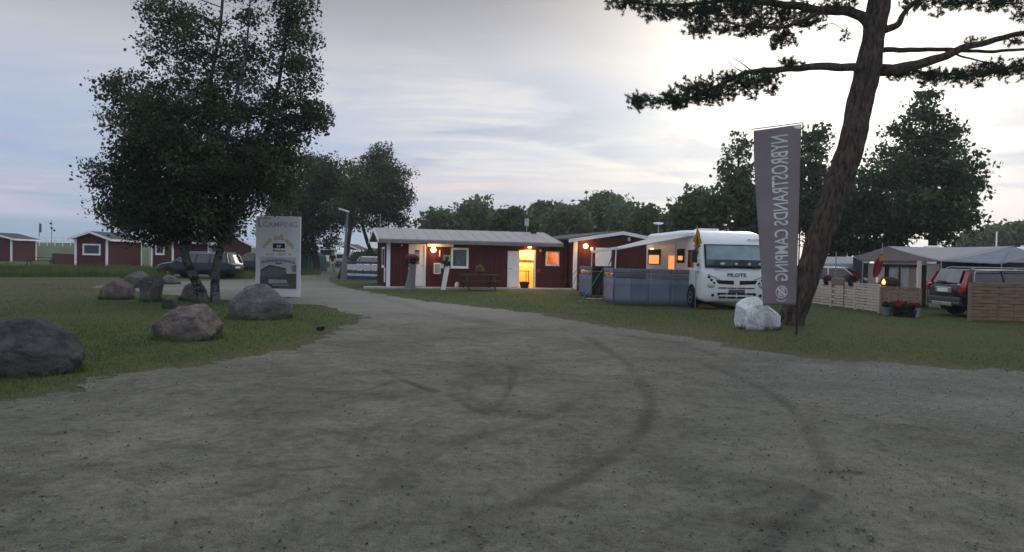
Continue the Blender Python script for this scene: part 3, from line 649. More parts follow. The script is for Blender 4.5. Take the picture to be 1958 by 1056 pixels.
# --- trees beyond the buildings
def fartree(label, px, top, base_px, half, Y, seed, lm, k=60, blobs=None, conifer=False, group='trees beyond the campsite buildings', dens=1.0):
    B = Vector(AT(px, base_px, Y)); B.z = 0; mid = (top + base_px) / 2
    if blobs is None:
        h = base_px - top
        blobs = [(px, top + h * .45, half * .85, h * .38, k, 0, None), (px - half * .4, top + h * .6, half * .6, h * .3, k // 2, 0, None), (px + half * .45, top + h * .55, half * .55, h * .3, k // 2, 0, None), (px + half * .05, top + h * .18, half * .45, h * .18, k // 4, 0, None), (px, base_px - h * .15, half * .9, h * .16, k // 2, 0, None)]
    tree('conifer_tree' if conifer else 'broadleaf_tree', label, group, B, [([B, AT(px, mid + 12, Y), AT(px, mid - (base_px - top) * .1, Y), AT(px, top + (base_px - top) * .12, Y)], .26, .03)], pb(Y, blobs), .0052 * Y, lm, bk_dark, seed, clump=.0095 * Y, per=58, limbs=.12, dens=dens * (1.0 if Y > 52 else .62), fill=.42 if Y > 52 else .5)
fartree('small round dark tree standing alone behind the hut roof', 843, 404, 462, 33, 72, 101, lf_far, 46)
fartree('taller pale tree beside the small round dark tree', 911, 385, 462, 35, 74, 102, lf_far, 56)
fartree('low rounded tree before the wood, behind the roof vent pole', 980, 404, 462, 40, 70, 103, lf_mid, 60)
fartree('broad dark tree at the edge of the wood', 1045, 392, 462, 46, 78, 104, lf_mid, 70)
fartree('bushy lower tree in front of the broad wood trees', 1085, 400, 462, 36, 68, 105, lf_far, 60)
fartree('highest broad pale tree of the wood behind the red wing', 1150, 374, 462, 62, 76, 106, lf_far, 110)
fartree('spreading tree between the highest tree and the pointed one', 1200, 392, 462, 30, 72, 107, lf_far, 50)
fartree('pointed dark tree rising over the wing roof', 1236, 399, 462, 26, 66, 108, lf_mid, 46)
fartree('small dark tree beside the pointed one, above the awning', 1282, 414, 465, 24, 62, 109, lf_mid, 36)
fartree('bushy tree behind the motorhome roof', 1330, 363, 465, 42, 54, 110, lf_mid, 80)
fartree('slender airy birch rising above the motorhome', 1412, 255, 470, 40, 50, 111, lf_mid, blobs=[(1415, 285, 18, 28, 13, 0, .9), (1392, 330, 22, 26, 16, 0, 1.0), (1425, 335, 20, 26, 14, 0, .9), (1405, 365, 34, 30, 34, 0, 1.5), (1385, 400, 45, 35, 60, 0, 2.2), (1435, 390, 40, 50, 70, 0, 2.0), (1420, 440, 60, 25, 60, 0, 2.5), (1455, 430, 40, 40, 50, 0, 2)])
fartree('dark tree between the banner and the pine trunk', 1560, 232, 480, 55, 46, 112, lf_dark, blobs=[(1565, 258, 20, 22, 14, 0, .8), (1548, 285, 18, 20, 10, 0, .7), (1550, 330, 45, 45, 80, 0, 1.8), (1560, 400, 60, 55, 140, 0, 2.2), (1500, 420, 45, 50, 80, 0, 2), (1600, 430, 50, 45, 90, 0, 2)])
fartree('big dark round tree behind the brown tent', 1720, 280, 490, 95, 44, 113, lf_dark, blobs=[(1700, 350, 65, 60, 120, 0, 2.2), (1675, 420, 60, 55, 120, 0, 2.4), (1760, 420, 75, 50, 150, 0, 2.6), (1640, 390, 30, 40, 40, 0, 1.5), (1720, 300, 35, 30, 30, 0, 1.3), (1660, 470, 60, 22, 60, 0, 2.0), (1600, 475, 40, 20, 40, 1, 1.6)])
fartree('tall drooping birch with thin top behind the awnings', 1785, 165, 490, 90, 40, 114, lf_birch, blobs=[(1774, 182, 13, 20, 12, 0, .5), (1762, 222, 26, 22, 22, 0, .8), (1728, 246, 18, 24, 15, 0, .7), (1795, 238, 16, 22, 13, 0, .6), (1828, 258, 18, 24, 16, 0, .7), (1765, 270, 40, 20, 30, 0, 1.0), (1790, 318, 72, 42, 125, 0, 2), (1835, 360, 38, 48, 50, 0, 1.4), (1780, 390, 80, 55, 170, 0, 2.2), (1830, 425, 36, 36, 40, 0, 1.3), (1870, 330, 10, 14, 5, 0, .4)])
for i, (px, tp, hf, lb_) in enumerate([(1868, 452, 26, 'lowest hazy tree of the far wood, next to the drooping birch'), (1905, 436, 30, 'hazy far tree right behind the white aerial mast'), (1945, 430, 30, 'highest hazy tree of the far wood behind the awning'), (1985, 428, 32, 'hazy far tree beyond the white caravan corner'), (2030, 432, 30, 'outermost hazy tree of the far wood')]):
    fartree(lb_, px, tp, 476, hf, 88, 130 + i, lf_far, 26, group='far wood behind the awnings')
for i, (px, tp, hf, lb_) in enumerate([(715, 486, 12, 'green bush behind the leaning trunk, beside the hut'), (697, 490, 9, 'smaller green bush next to the low distant red cabin')]):
    fartree(lb_, px, tp, 505, hf, 82, 140 + i, lf_mid, 14, group='bushes by the distant cabins')
# --- the big pine in the right foreground
p0 = G(1508, 621); Yp = p0.y
root = thing('pine_tree', 'big leaning pine with rough bark beside the campsite banner', 'tree', tuple(p0))
pbm = MB(); L = lambda v: Vector(v) - p0
tp = [p0 + Vector((-.02, 0, -.15)), AT(1521, 590, Yp), AT(1546, 520, Yp), AT(1569, 450, Yp), AT(1592, 385, Yp), AT(1618, 310, Yp), AT(1632, 260, Yp), AT(1644, 200, Yp + .1), AT(1660, 130, Yp + .1), AT(1670, 70, Yp + .1), AT(1682, 0, Yp + .2), AT(1700, -120, Yp + .3), AT(1708, -260, Yp + .4), AT(1700, -400, Yp + .4)]
tr_ = [.33, .305, .30, .305, .31, .31, .31, .30, .295, .265, .26, .22, .16, .08]
P, Rr = resample([L(p) for p in tp], tr_, 260); pbm.tube(P, Rr, 64, rough=.16, seed=2.0)
branches = [([(1655, 128, 0), (1590, 128, -.2), (1530, 130, -.4), (1470, 133, -.5), (1420, 140, -.7), (1370, 168, -.8), (1300, 190, -.9), (1225, 192, -1.0)], .115, .012),
            ([(1440, 134, -.5), (1420, 122, -.4), (1400, 110, -.4)], .02, .006),
            ([(1668, 60, .1), (1640, 28, .0), (1570, 18, -.2), (1480, 6, -.3), (1400, 0, -.4), (1290, 10, -.6), (1200, 6, -.8)], .15, .02),
            ([(1570, 18, -.2), (1510, 50, -.6), (1440, 52, -.9), (1370, 40, -1.2)], .06, .012),
            ([(1480, 6, -.3), (1500, 60, .5), (1490, 85, .8)], .035, .008),
            ([(1660, 135, .1), (1730, 130, -.1), (1790, 112, -.2), (1860, 88, -.3), (1960, 62, -.5), (2060, 40, -.8)], .17, .03),
            ([(1672, 97, .1), (1740, 97, .2), (1800, 95, .3), (1900, 98, .4), (2000, 92, .5), (2080, 96, .6)], .075, .02),
            ([(1800, 95, .3), (1850, 110, .6), (1920, 128, .8), (1990, 140, .9)], .03, .01),
            ([(1730, 130, -.1), (1780, 140, .3), (1850, 142, .7), (1930, 132, 1.0)], .05, .012),
            ([(1676, 62, .1), (1712, 50, -.1), (1728, 25, -.2), (1765, -5, -.3), (1850, -30, -.5), (1960, -20, -.8)], .10, .02),
            ([(1684, 0, .2), (1600, -60, -.5), (1480, -70, -1.2), (1360, -50, -1.8)], .12, .02), ([(1690, -60, .2), (1800, -90, .6), (1920, -100, 1.2)], .11, .02),
            ([(1700, -140, .3), (1660, -200, 1.5), (1600, -230, 2.6)], .09, .02), ([(1704, -180, .3), (1740, -240, -1.2), (1800, -270, -2.2)], .09, .02), ([(1706, -260, .3), (1640, -330, -.6), (1560, -350, -1)], .07, .02),
            ([(1586, 45, .3), (1622, 60, .2), (1614, 72, .1)], .012, .004), ([(1425, 137, -.6), (1405, 128, -.6), (1385, 108, -.6)], .014, .004)]
for pts, r0, r1 in branches:
    Q, Rr = resample([L(AT(a, b, Yp + d)) for a, b, d in pts], [r0 + (r1 - r0) * i / (len(pts) - 1) for i in range(len(pts))], len(pts) * 6)
    for i in range(1, len(Q)): Q[i] = Q[i] + Vector((mnoise.noise(Q[i] * 2.0), mnoise.noise(Q[i] * 2.0 + Vector((9, 0, 0))), mnoise.noise(Q[i] * 2.3 + Vector((0, 7, 0))))) * .05
    pbm.tube(Q, Rr, 10, rough=.12, seed=4.0)
rg = np.random.default_rng(77)
spots = [  # px, py, rx, ry, tufts, depth offset, depth radius
    (1225, 195, 30, 13, 46, -1.0, .35), (1290, 192, 48, 17, 88, -.9, .5), (1360, 182, 55, 22, 105, -.8, .6), (1425, 165, 50, 24, 90, -.7, .6), (1470, 150, 32, 20, 46, -.6, .5), (1515, 124, 30, 9, 22, -.5, .3), (1330, 165, 40, 14, 34, -.8, .4), (1385, 150, 30, 12, 20, -.8, .35), (1475, 175, 20, 12, 12, -.6, .3),
    (1200, 5, 45, 14, 60, -.8, .5), (1270, 20, 50, 20, 90, -.6, .6), (1345, 22, 60, 24, 130, -.5, .8), (1340, 60, 32, 16, 44, -.8, .5), (1420, 18, 60, 26, 140, -.5, .8), (1440, 52, 40, 16, 60, -.8, .6), (1500, 30, 50, 32, 110, 0, .8), (1495, 72, 32, 22, 56, .5, .5), (1550, 42, 34, 16, 40, 0, .5), (1480, 92, 10, 8, 6, .5, .2), (1390, 55, 26, 14, 26, -.6, .4), (1600, 12, 40, 14, 44, -.2, .5),
    (1615, 70, 12, 12, 6, .1, .2),
    (1720, 142, 30, 12, 40, .2, .4), (1780, 148, 40, 14, 70, .4, .5), (1840, 145, 40, 16, 74, .6, .6), (1905, 136, 45, 20, 96, .8, .6), (1965, 130, 40, 20, 70, .9, .6), (1870, 165, 12, 6, 6, .7, .2), (1860, 80, 20, 8, 8, .2, .2),
    (1760, 8, 40, 10, 44, -.2, .5), (1830, 5, 50, 14, 70, -.4, .6), (1910, 5, 50, 14, 70, -.6, .6), (1975, 20, 40, 16, 50, -.8, .6), (1795, 28, 10, 6, 6, -.3, .2), (1940, 80, 25, 10, 14, -.3, .3), (2030, 60, 50, 20, 40, -.6, .6), (2050, 110, 50, 20, 50, .6, .6),
    (1400, -60, 110, 34, 150, -1.4, 1.2), (1560, -70, 110, 40, 150, -.4, 1.4), (1700, -40, 110, 26, 110, .4, 1.4), (1850, -80, 110, 40, 150, .4, 1.4), (1620, -210, 100, 50, 150, 1.5, 1.6), (1790, -250, 110, 50, 150, -1.5, 1.6), (1600, -340, 100, 45, 120, -.6, 1.6), (1710, -400, 90, 50, 120, .3, 1.5)]
NV = []; NT = []; tw = MB()
for px, py, rx, ry, k, dy, dr in spots:
    c, rad = pxblob(px, py, Yp + dy, rx, ry, dr); c = c - np.array(p0); k = int(k * 1.55)
    d = rg.normal(size=(k, 3)); d /= np.linalg.norm(d, axis=1)[:, None]; Pc = c + d * rad * (rg.random(k) ** .5)[:, None]
    for p in Pc:
        m = 46; axis = rg.normal(size=3) * np.array([1, 1, .6]) + np.array([0, 0, .55]); axis /= np.linalg.norm(axis)
        t = rg.random(m)[:, None] * .13; dirs = axis * .75 + rg.normal(size=(m, 3)) * .62; dirs /= np.linalg.norm(dirs, axis=1)[:, None]
        ln = (.06 + .06 * rg.random(m))[:, None]; root_p = p + axis * t; e = np.cross(dirs, rg.normal(size=(m, 3))); e /= np.linalg.norm(e, axis=1)[:, None]
        NV.append(np.stack([root_p - e * .0065, root_p + e * .0065, root_p + dirs * ln], 1).reshape(-1, 3)); NT.append(np.full(3 * m, .15 + .75 * rg.random() * rg.random()))
    for p in Pc[::4]:
        a = Vector(c + (p - c) * .15); b = Vector(p); Q, Rr = resample([a, a.lerp(b, .5) + Vector((0, 0, -.03)), b], [.012, .009, .004], 5); tw.tube(Q, Rr, 4)
o = len(pbm.v); pbm.v += tw.v; pbm.f += [tuple(i + o for i in f) for f in tw.f]
pbm.build('trunk', bk_pine, root, smooth=70)
V = np.concatenate(NV); mesh_np('crown', V, np.arange(len(V)).reshape(-1, 3), leaf_mat('pine_needle', (.016, .027, .019), (.070, .092, .052), .2), root, tint=np.concatenate(NT))
# ---------------------------------------------------------------- buildings
class Frame:
    """local frame of a building: x along the front wall, y into the building"""
    def __init__(s, loc, rz): s.o = Vector(loc); s.rz = rz; s.m = Matrix.Translation(s.o) @ Matrix.Rotation(rz, 4, 'Z'); s.i = s.m.inverted()
    def hit(s, px, py, y=0.0):
        a = s.i @ CAM; b = s.i.to_3x3() @ ray(px, py); t = (y - a.y) / b.y; q = a + b * t; return q.x, q.z
    def rect(s, x0, y0, x1, y1, y=0.0):
        ax, az = s.hit(x0, (y0 + y1) / 2, y); bx, bz = s.hit(x1, (y0 + y1) / 2, y); _, zt = s.hit((x0 + x1) / 2, y0, y); _, zb = s.hit((x0 + x1) / 2, y1, y)
        return ax, bx, max(zb, .0), zt
def wall_mesh(L, topf, ops, th=.12, batten=.0, bw=.045, bd=.022, xf=None, z0=0.0, step=.12):
    """wall in the xz plane (outer face y=0, thickness inwards), with openings and real cladding battens; topf(x) = wall top"""
    mb = MB(); xs = sorted(set([0, L] + [v for o in ops for v in o[:2]])); zc = sorted(set([z0] + [v for o in ops for v in o[2:]]))
    # add cuts where the top line bends
    xs = sorted(set(xs + [L / 2])) if abs(topf(L / 2) - (topf(0) + topf(L)) / 2) > .01 else xs
    for x0, x1 in zip(xs[:-1], xs[1:]):
        zz = [z for z in zc if z < min(topf(x0), topf(x1)) - .02]
        for j, za in enumerate(zz):
            zb0, zb1 = (zz[j + 1], zz[j + 1]) if j + 1 < len(zz) else (topf(x0), topf(x1)); mx, mz = (x0 + x1) / 2, (za + min(zb0, zb1)) / 2
            if any(o[0] < mx < o[1] and o[2] < mz < o[3] for o in ops): continue
            mb.add([(x0, 0, za), (x1, 0, za), (x1, 0, zb1), (x0, 0, zb0), (x0, th, za), (x1, th, za), (x1, th, zb1), (x0, th, zb0)],
                   [(0, 1, 2, 3), (7, 6, 5, 4), (0, 4, 5, 1), (3, 2, 6, 7), (0, 3, 7, 4), (1, 5, 6, 2)])
    if batten:
        x = step / 2
        while x < L - bw:
            segs = [(z0 + .01, topf(x) - .01)]
            for o in ops:
                if o[0] - .06 < x < o[1] + .06:
                    ns = []
                    for a, b in segs:
                        if o[2] > a: ns.append((a, min(b, o[2] - .05)))
                        if o[3] < b: ns.append((max(a, o[3] + .05), b))
                    segs = [(a, b) for a, b in ns if b - a > .05]
            for a, b in segs: mb.box(x - bw / 2, x + bw / 2, -bd, .001, a, b)
            x += step
    if xf is not None: mb.v = [tuple(xf @ Vector(p)) for p in mb.v]
    return mb
def window(parent, x0, x1, z0, z1, y=0.0, fw=.07, mat=None, glass=None, mull=(), xf=Matrix.Identity(4), name='window', depth=.07):
    """frame ring round an opening with a pane set back"""
    mat = mat or M_white; fr = MB(); d = .035
    fr.box(x0 - fw, x1 + fw, y - d, y + depth, z1, z1 + fw); fr.box(x0 - fw, x1 + fw, y - d, y + depth, z0 - fw, z0)
    fr.box(x0 - fw, x0, y - d, y + depth, z0, z1); fr.box(x1, x1 + fw, y - d, y + depth, z0, z1)
    for m in mull: fr.box(m - .02, m + .02, y - .01, y + depth, z0, z1)
    fr.box(x0 - fw - .02, x1 + fw + .02, y - d - .03, y - d + .002, z0 - fw - .02, z0 - fw + .015)
    fr.v = [tuple(xf @ Vector(p)) for p in fr.v]; f = fr.build(name, mat, parent)
    g = MB().box(x0, x1, y + depth * .5, y + depth * .5 + .006, z0, z1); g.v = [tuple(xf @ Vector(p)) for p in g.v]; g.build('pane', glass or M_glass, f); return f
def point_light(name, loc, power, col, size, parent):
    l = bpy.data.lights.new(name, 'POINT'); l.energy = power; l.color = col; l.shadow_soft_size = size
    o = bpy.data.objects.new(name, l); COL.objects.link(o); o.location = loc
    if parent: o.parent = parent
    return o
M_roof = MT('grey_sheet_roof', (.27, .25, .245), .55, .14, 1.2, scl=(1, 4, 1))
gl_clear = glass_mat('clear_glass', (.02, .03, .03), .05, .12)
gl_recep = glass_mat('reflection_tinted_glass', (.10, .17, .18), .08, .72)  # bluish reflection is put into the pane colour
O = Vector(G(740, 551)); O.z = 0; FR = Frame(O, R(15)); LEN, DEP, EAVE, RIDGE = 8.95, 5.6, 2.27, 2.80
hut = thing('reception_hut', 'long red wooden hut with grey sheet roof and lit doorway', 'building', tuple(O), R(15))
dr = FR.rect(781, 467, 814, 549); wn = FR.rect(866, 478, 892, 509); ld = FR.rect(993, 480, 1021, 556); lw = FR.rect(1045, 483, 1067, 506)
dr = (dr[0], dr[1], .09, dr[3]); ld = (ld[0], ld[1], .09, ld[3])
wall_mesh(LEN, lambda x: EAVE, [dr, wn, ld, lw], batten=1).build('front_wall', M_red, hut)
side = Matrix.Translation((0, DEP, 0)) @ Matrix.Rotation(R(-90), 4, 'Z')      # left end wall, outer face to -x
gt = lambda x: EAVE + (RIDGE - EAVE) * (1 - abs(x - DEP / 2) / (DEP / 2)) - .02
sw = (DEP - 2.6, DEP - 1.4, 1.05, 1.85)
wall_mesh(DEP - .001, gt, [sw], batten=1, xf=side).build('end_wall', M_red, hut)
wall_mesh(DEP - .001, gt, [], xf=Matrix.Translation((LEN - .1, 0, 0)) @ Matrix.Rotation(R(90), 4, 'Z')).build('end_wall', M_red, hut)
MB().box(0, LEN, DEP - .1, DEP - .002, 0, EAVE).build('rear_wall', M_red, hut)
window(hut, *sw, xf=side, fw=.1)
cp = MB().box(-.03, .13, -.035, .002, .08, EAVE - .02).box(-.035, .002, .0, .12, .08, EAVE - .02); cp.build('corner_post', M_white, hut)
rf = MB(); ov, oe = .45, .42
for sgn in (0, 1):
    y0, y1 = (-oe, DEP / 2) if sgn == 0 else (DEP + oe, DEP / 2); zE = EAVE - (RIDGE - EAVE) / (DEP / 2) * oe + .06
    a = [(-ov, y0, zE), (LEN - .35, y0, zE), (LEN - .35, y1, RIDGE + .06), (-ov, y1, RIDGE + .06)]
    rf.slab(a, (0, 0, .07))
    nrib = 16
    for i in range(nrib):
        x = -ov + .06 + (LEN - .35 + ov - .12) * i / (nrib - 1)
        if sgn == 0: rf.beam((x, y0, zE + .075), (x, y1, RIDGE + .135), .018, .012)
roof = rf.build('roof', M_roof, hut)
fb = MB(); zE = EAVE - (RIDGE - EAVE) / (DEP / 2) * oe
for (a, b) in (((-ov - .02, -oe - .03, zE + .03), (-ov - .02, DEP / 2, RIDGE + .04)), ((-ov - .02, DEP + oe, zE + .03), (-ov - .02, DEP / 2, RIDGE + .04))): fb.beam(a, b, .03, .15)
fb.build('bargeboard', M_white, roof)
MB().box(-ov, LEN - .36, -oe - .025, -oe - .001, zE - .06, zE + .058).build('fascia', MT('grey_fascia', (.20, .185, .18), .7), roof)
# roof things: vent pole and chimney pipe
q = FR.hit(1007, 446, 2.7); vp = MB().tube([(q[0], 2.7, RIDGE - .1), (q[0], 2.7, RIDGE + .62)], .025, 8); vp.build('vent_pole', M_metal, roof)
MB().box(q[0] - .1, q[0] + .1, 2.63, 2.77, RIDGE + .45, RIDGE + .85).build('aerial_box', MT('pale_plastic', (.42, .43, .45), .6), roof)
q = FR.hit(1020, 450, 2.5); MB().lathe([(.16, RIDGE - .1), (.16, RIDGE + .22), (.06, RIDGE + .24), (.05, RIDGE + .42), (.09, RIDGE + .43), (.0, RIDGE + .5)], 12, (q[0], 2.5, 0)).build('chimney_pipe', M_dark, roof)
q = FR.hit(727, 440, 2.8); MB().tube([(q[0], 2.8, RIDGE), (q[0], 2.8, RIDGE + .85)], .018, 6).build('aerial', M_metal, roof)
# closed white door
x0, x1, z0, z1 = dr
dm = MB().box(x0 + .06, x1 - .06, .03, .075, z0 + .01, z1 - .06); door = dm.build('door', M_white, hut)
MB().box(x0, x0 + .06, -.03, .1, z0, z1).box(x1 - .06, x1, -.03, .1, z0, z1).box(x0 + .06, x1 - .06, -.03, .1, z1 - .06, z1).build('door_frame', M_white, door)
gx0 = x0 + .30; gx1 = x1 - .30
MB().box(gx0, gx1, .02, .028, z0 + 1.05, z1 - .28).build('pane', glass_mat('door_glass', (.22, .24, .27), .2), door)
MB().box(gx0, gx1, .012, .019, z1 - .36, z1 - .29).build('opening_hours_plate', M_dark, door)
MB().tube([(x1 - .13, .03, z0 + 1.0), (x1 - .13, -.03, z0 + 1.0), (x1 - .24, -.03, z0 + 1.0)], .012, 6).build('handle', M_metal, door)
# service window with papers inside
wf = window(hut, *wn, fw=.10, glass=gl_recep)
x0, x1, z0, z1 = wn
MB().box(x0 + .15, x0 + .5, .10, .11, z0 + .08, z0 + .42).build('paper_notice', M_white, hut)
MB().box(x0 + .08, x0 + .34, .10, .11, z0 + .5, z0 + .75).build('green_poster', MT('green_print', (.06, .22, .14), .7, .4, 9), hut)
MB().box(x0 + .55, x1 - .03, .10, .11, z0 + .45, z0 + .48).build('window_shelf', M_dark, hut)
# open door folded back against the wall
ax, bx, az, bz = FR.rect(969.5, 479, 991.5, 556); od = MB().box(ax, bx, -.10, -.055, .10, ld[3] - .02).build('open_door', M_white, hut)
MB().tube([(ax + .1, -.10, 1.02), (ax + .1, -.15, 1.02), (ax + .2, -.15, 1.02)], .012, 6).build('handle', M_metal, od)
x0, x1, z0, z1 = ld
MB().box(x0 - .05, x0, -.02, .13, z0, z1).box(x1, x1 + .07, -.045, .13, z0, z1).box(x0 - .05, x1 + .07, -.03, .13, z1, z1 + .05).build('door_frame', M_white, hut)
window(hut, *lw, fw=.055, glass=gl_clear)
# lit service kitchen behind the doorway and window
ra, rb = x0 - .8, LEN - .16; rz1 = 2.2
M_int = MT('cream_room_paint', (.62, .52, .34), .7, .08, 2); M_pan = MT('orange_panel', (.55, .26, .10), .6, .15, 4); M_tbl = MT('dark_table_wood', (.07, .04, .025), .6)
MB().box(ra, rb, 2.6, 2.66, .1, rz1).build('room_back_wall', M_int, hut); MB().box(ra - .05, ra, .125, 2.6, .1, rz1).build('room_side_wall', M_int, hut)
MB().box(rb, rb + .04, .125, 2.6, .1, rz1).build('room_side_wall', M_int, hut)
MB().box(ra, rb, .125, 2.6, rz1, rz1 + .04).build('room_ceiling', M_white, hut); MB().box(ra, rb, .125, 2.6, .05, .1).build('room_floor', MT('brown_floor', (.22, .12, .06), .6), hut)
MB().box(ra + .01, rb - .01, 2.56, 2.598, .1, 1.15).build('wainscot', M_pan, hut)
MB().box(ra + .02, rb - .4, 2.35, 2.56, 1.42, 1.45).build('wall_shelf', M_tbl, hut)
for sx_ in (.3, 1.0, 1.25): MB().lathe([(.05, 1.45), (.05, 1.6), (.02, 1.63)], 8, (x0 + sx_ - .2, 2.45, 0)).build('jar', MT('jar_paint', (.4, .2, .08), .5), hut)
tbm = thing('side_table', 'small dark table standing inside the lit doorway', 'table', tuple(FR.m @ Vector((x0 + .42, 1.25, .1))), R(15))
MB().box(-.42, .42, -.28, .28, .76, .80).build('tabletop', M_tbl, tbm)
for a in (-.36, .36):
    for b in (-.23, .23): MB().box(a - .02, a + .02, b - .02, b + .02, 0, .76).build('leg', M_tbl, tbm)
MB().box(-.34, .34, -.015, .015, .2, .24).build('stretcher', M_tbl, tbm)
point_light('room_light', (x0 + .75, 1.2, 2.0), 210, (1.0, .60, .18), .12, hut); point_light('room_light', ((lw[0] + lw[1]) / 2 - .15, 1.3, 2.05), 150, (1.0, .60, .18), .12, hut)  # second lamp is added to brighten the view through the lit window
# outside lamps of the hut
def globe(parent, x, z, r, power, y=-.14, strength=9.0, name='globe_lamp'):
    b = MB().lathe([(.05, -.0), (.06, .03), (.03, .06)], 10, (0, 0, 0), axis='y'); b.v = [(p[0] + x, -p[1] - .0, p[2] + z) for p in b.v]; base = b.build(name, M_dark, parent)
    g = MB().sphere((x, y, z), r, 14, 10).build('lit_globe', emit_mat('warm_globe_glass', (1.0, .62, .22), strength), base, smooth=60)
    point_light('globe_light', (x, y - r - .05, z), power, (1.0, .45, .13), r, base)
q = FR.hit(828, 478); globe(hut, q[0], q[1], .125, 13)
q = FR.hit(1011, 470); b = MB().box(q[0] - .10, q[0] + .14, -.16, .0, q[1] - .06, q[1] + .05).build('bulkhead_lamp', M_dark, hut, bevel=.02)
MB().sphere((q[0] + .02, -.11, q[1] - .07), (.10, .05, .045), 12, 8).build('lit_diffuser', emit_mat('orange_globe_glass', (1.0, .45, .10), 9.0), b, smooth=60)
point_light('bulkhead_light', (q[0] + .02, -.2, q[1] - .16), 9.0, (1.0, .40, .09), .06, b)
# small fittings on the wall
x0, x1, z0, z1 = FR.rect(817, 464, 867, 472); MB().box(x0, x1, -.06, -.024, z0, z1).build('name_board', M_white, hut)
x0, x1, z0, z1 = FR.rect(829, 503, 842, 524); nb_ = MB().box(x0, x1, -.07, -.024, z0, z1).build('notice_case', M_white, hut); MB().box(x0 + .04, x1 - .04, -.075, -.071, z0 + .05, z1 - .05).build('pane', glass_mat('grey_case_glass', (.30, .33, .34), .2), nb_)
x0, x1, z0, z1 = FR.rect(839.5, 479, 841.5, 491); MB().box(x0, x1, -.05, -.024, z0, z1).build('thermometer', M_white, hut)
for (px, py, r_) in ((1033.5, 480, .07), (768, 469.5, .05)):
    q = FR.hit(px, py); MB().lathe([(r_, -.024), (r_, -.07), (r_ * .6, -.09)], 12, (q[0], 0, q[1]), axis='y').build('wall_fitting', MT('pale_plastic', (.42, .43, .45), .6), hut)
x0, x1, z0, z1 = FR.rect(1027, 514, 1032, 521); MB().box(x0, x1, -.04, -.024, z0, z1).build('red_sticker', MT('red_print', (.40, .02, .05), .5), hut)
b = MB().box(.1, .55, -.04, 0, .25, .95); b.v = [tuple(side @ Vector((DEP - 1.1 + p[0], p[1] - .03, p[2]))) for p in b.v]; b.build('meter_cabinet', M_white, hut)
# concrete slab in front
slab = MB().box(-1.1, LEN + .2, -.95, -.03, -.03, .085).build('concrete_slab', M_conc, None, bevel=.015); slab.location = O; slab.rotation_euler = (0, 0, R(15)); tag(slab, kind='structure')
def onslab(px, y=-.5): 
    a = FR.hit(px, 545, y); return FR.m @ Vector((a[0], y, .085))
# ---- the wing
OW = FR.m @ Vector((9.08, -.62, 0)); FW = Frame(OW, R(15)); WL_, WD_ = 5.0, 8.0; wtop = lambda x: 2.50 + .40 * (1 - abs(x - WL_ / 2) / (WL_ / 2))
wing = thing('red_wing', 'red gabled wooden building with white fascia behind the awning', 'building', tuple(OW), R(15))
wall_mesh(WL_, wtop, [], batten=1).build('front_wall', M_red, wing)
MB().box(0, .12, .12, WD_, 0, 2.5).build('side_wall', M_red, wing); MB().box(WL_ - .12, WL_, .12, WD_, 0, 2.5).build('side_wall', M_red, wing); MB().box(.12, WL_ - .12, WD_ - .12, WD_, 0, 2.5).build('rear_wall', M_red, wing)
rw = MB()
for s_ in (0, 1):
    xa = -.35 if s_ == 0 else WL_ + .35; ze = 2.5 - .16 * .35 + .04
    rw.slab([(xa, -.28, ze), (WL_ / 2, -.28, 2.94), (WL_ / 2, WD_ + .2, 2.94), (xa, WD_ + .2, ze)], (0, 0, .08))
wr = rw.build('roof', M_roof_dark, wing)
fw_ = MB(); fw_.beam((-.36, -.30, 2.49), (WL_ / 2, -.30, 2.92), .03, .19, up=(0, 1, 0)); fw_.beam((WL_ / 2, -.302, 2.92), (WL_ + .36, -.302, 2.49), .03, .19, up=(0, 1, 0))
fw_ = MB()
for (xa, za, xb, zb) in ((-.38, 2.43, WL_ / 2, 2.89), (WL_ / 2, 2.89, WL_ + .38, 2.43)): fw_.slab([(xa, -.32, za - .08), (xb, -.32, zb - .08), (xb, -.32, zb + .09), (xa, -.32, za + .09)], (0, .03, 0))
fw_.build('fascia', M_white, wr)
MB().box(-.03, .17, -.05, -.001, .05, 2.45).build('corner_post', M_white, wing)
q = FW.hit(1118, 471); globe(wing, q[0], q[1], .115, 17)
x0, x1, z0, z1 = FW.rect(1138, 474, 1168, 509); sh = MB().box(x0, x1, -.07, -.024, z0, z1).build('white_shutter', M_white, wing); MB().box(x0 - .08, x1 + .08, -.22, -.024, z0 - .07, z0 - .01).build('shelf', M_dark, wing)
for (px, py) in ((1131, 476), (1202, 457.5)):
    q = FW.hit(px, py); MB().box(q[0] - .06, q[0] + .06, -.10, -.024, q[1] - .09, q[1] + .08).build('junction_box', M_white, wing)
x0, x1, z0, z1 = FW.rect(1128, 478, 1134, 505); MB().box(x0, x1, -.045, -.024, z0, z1).build('down_pipe', MT('brown_paint', (.08, .05, .045), .7), wing)
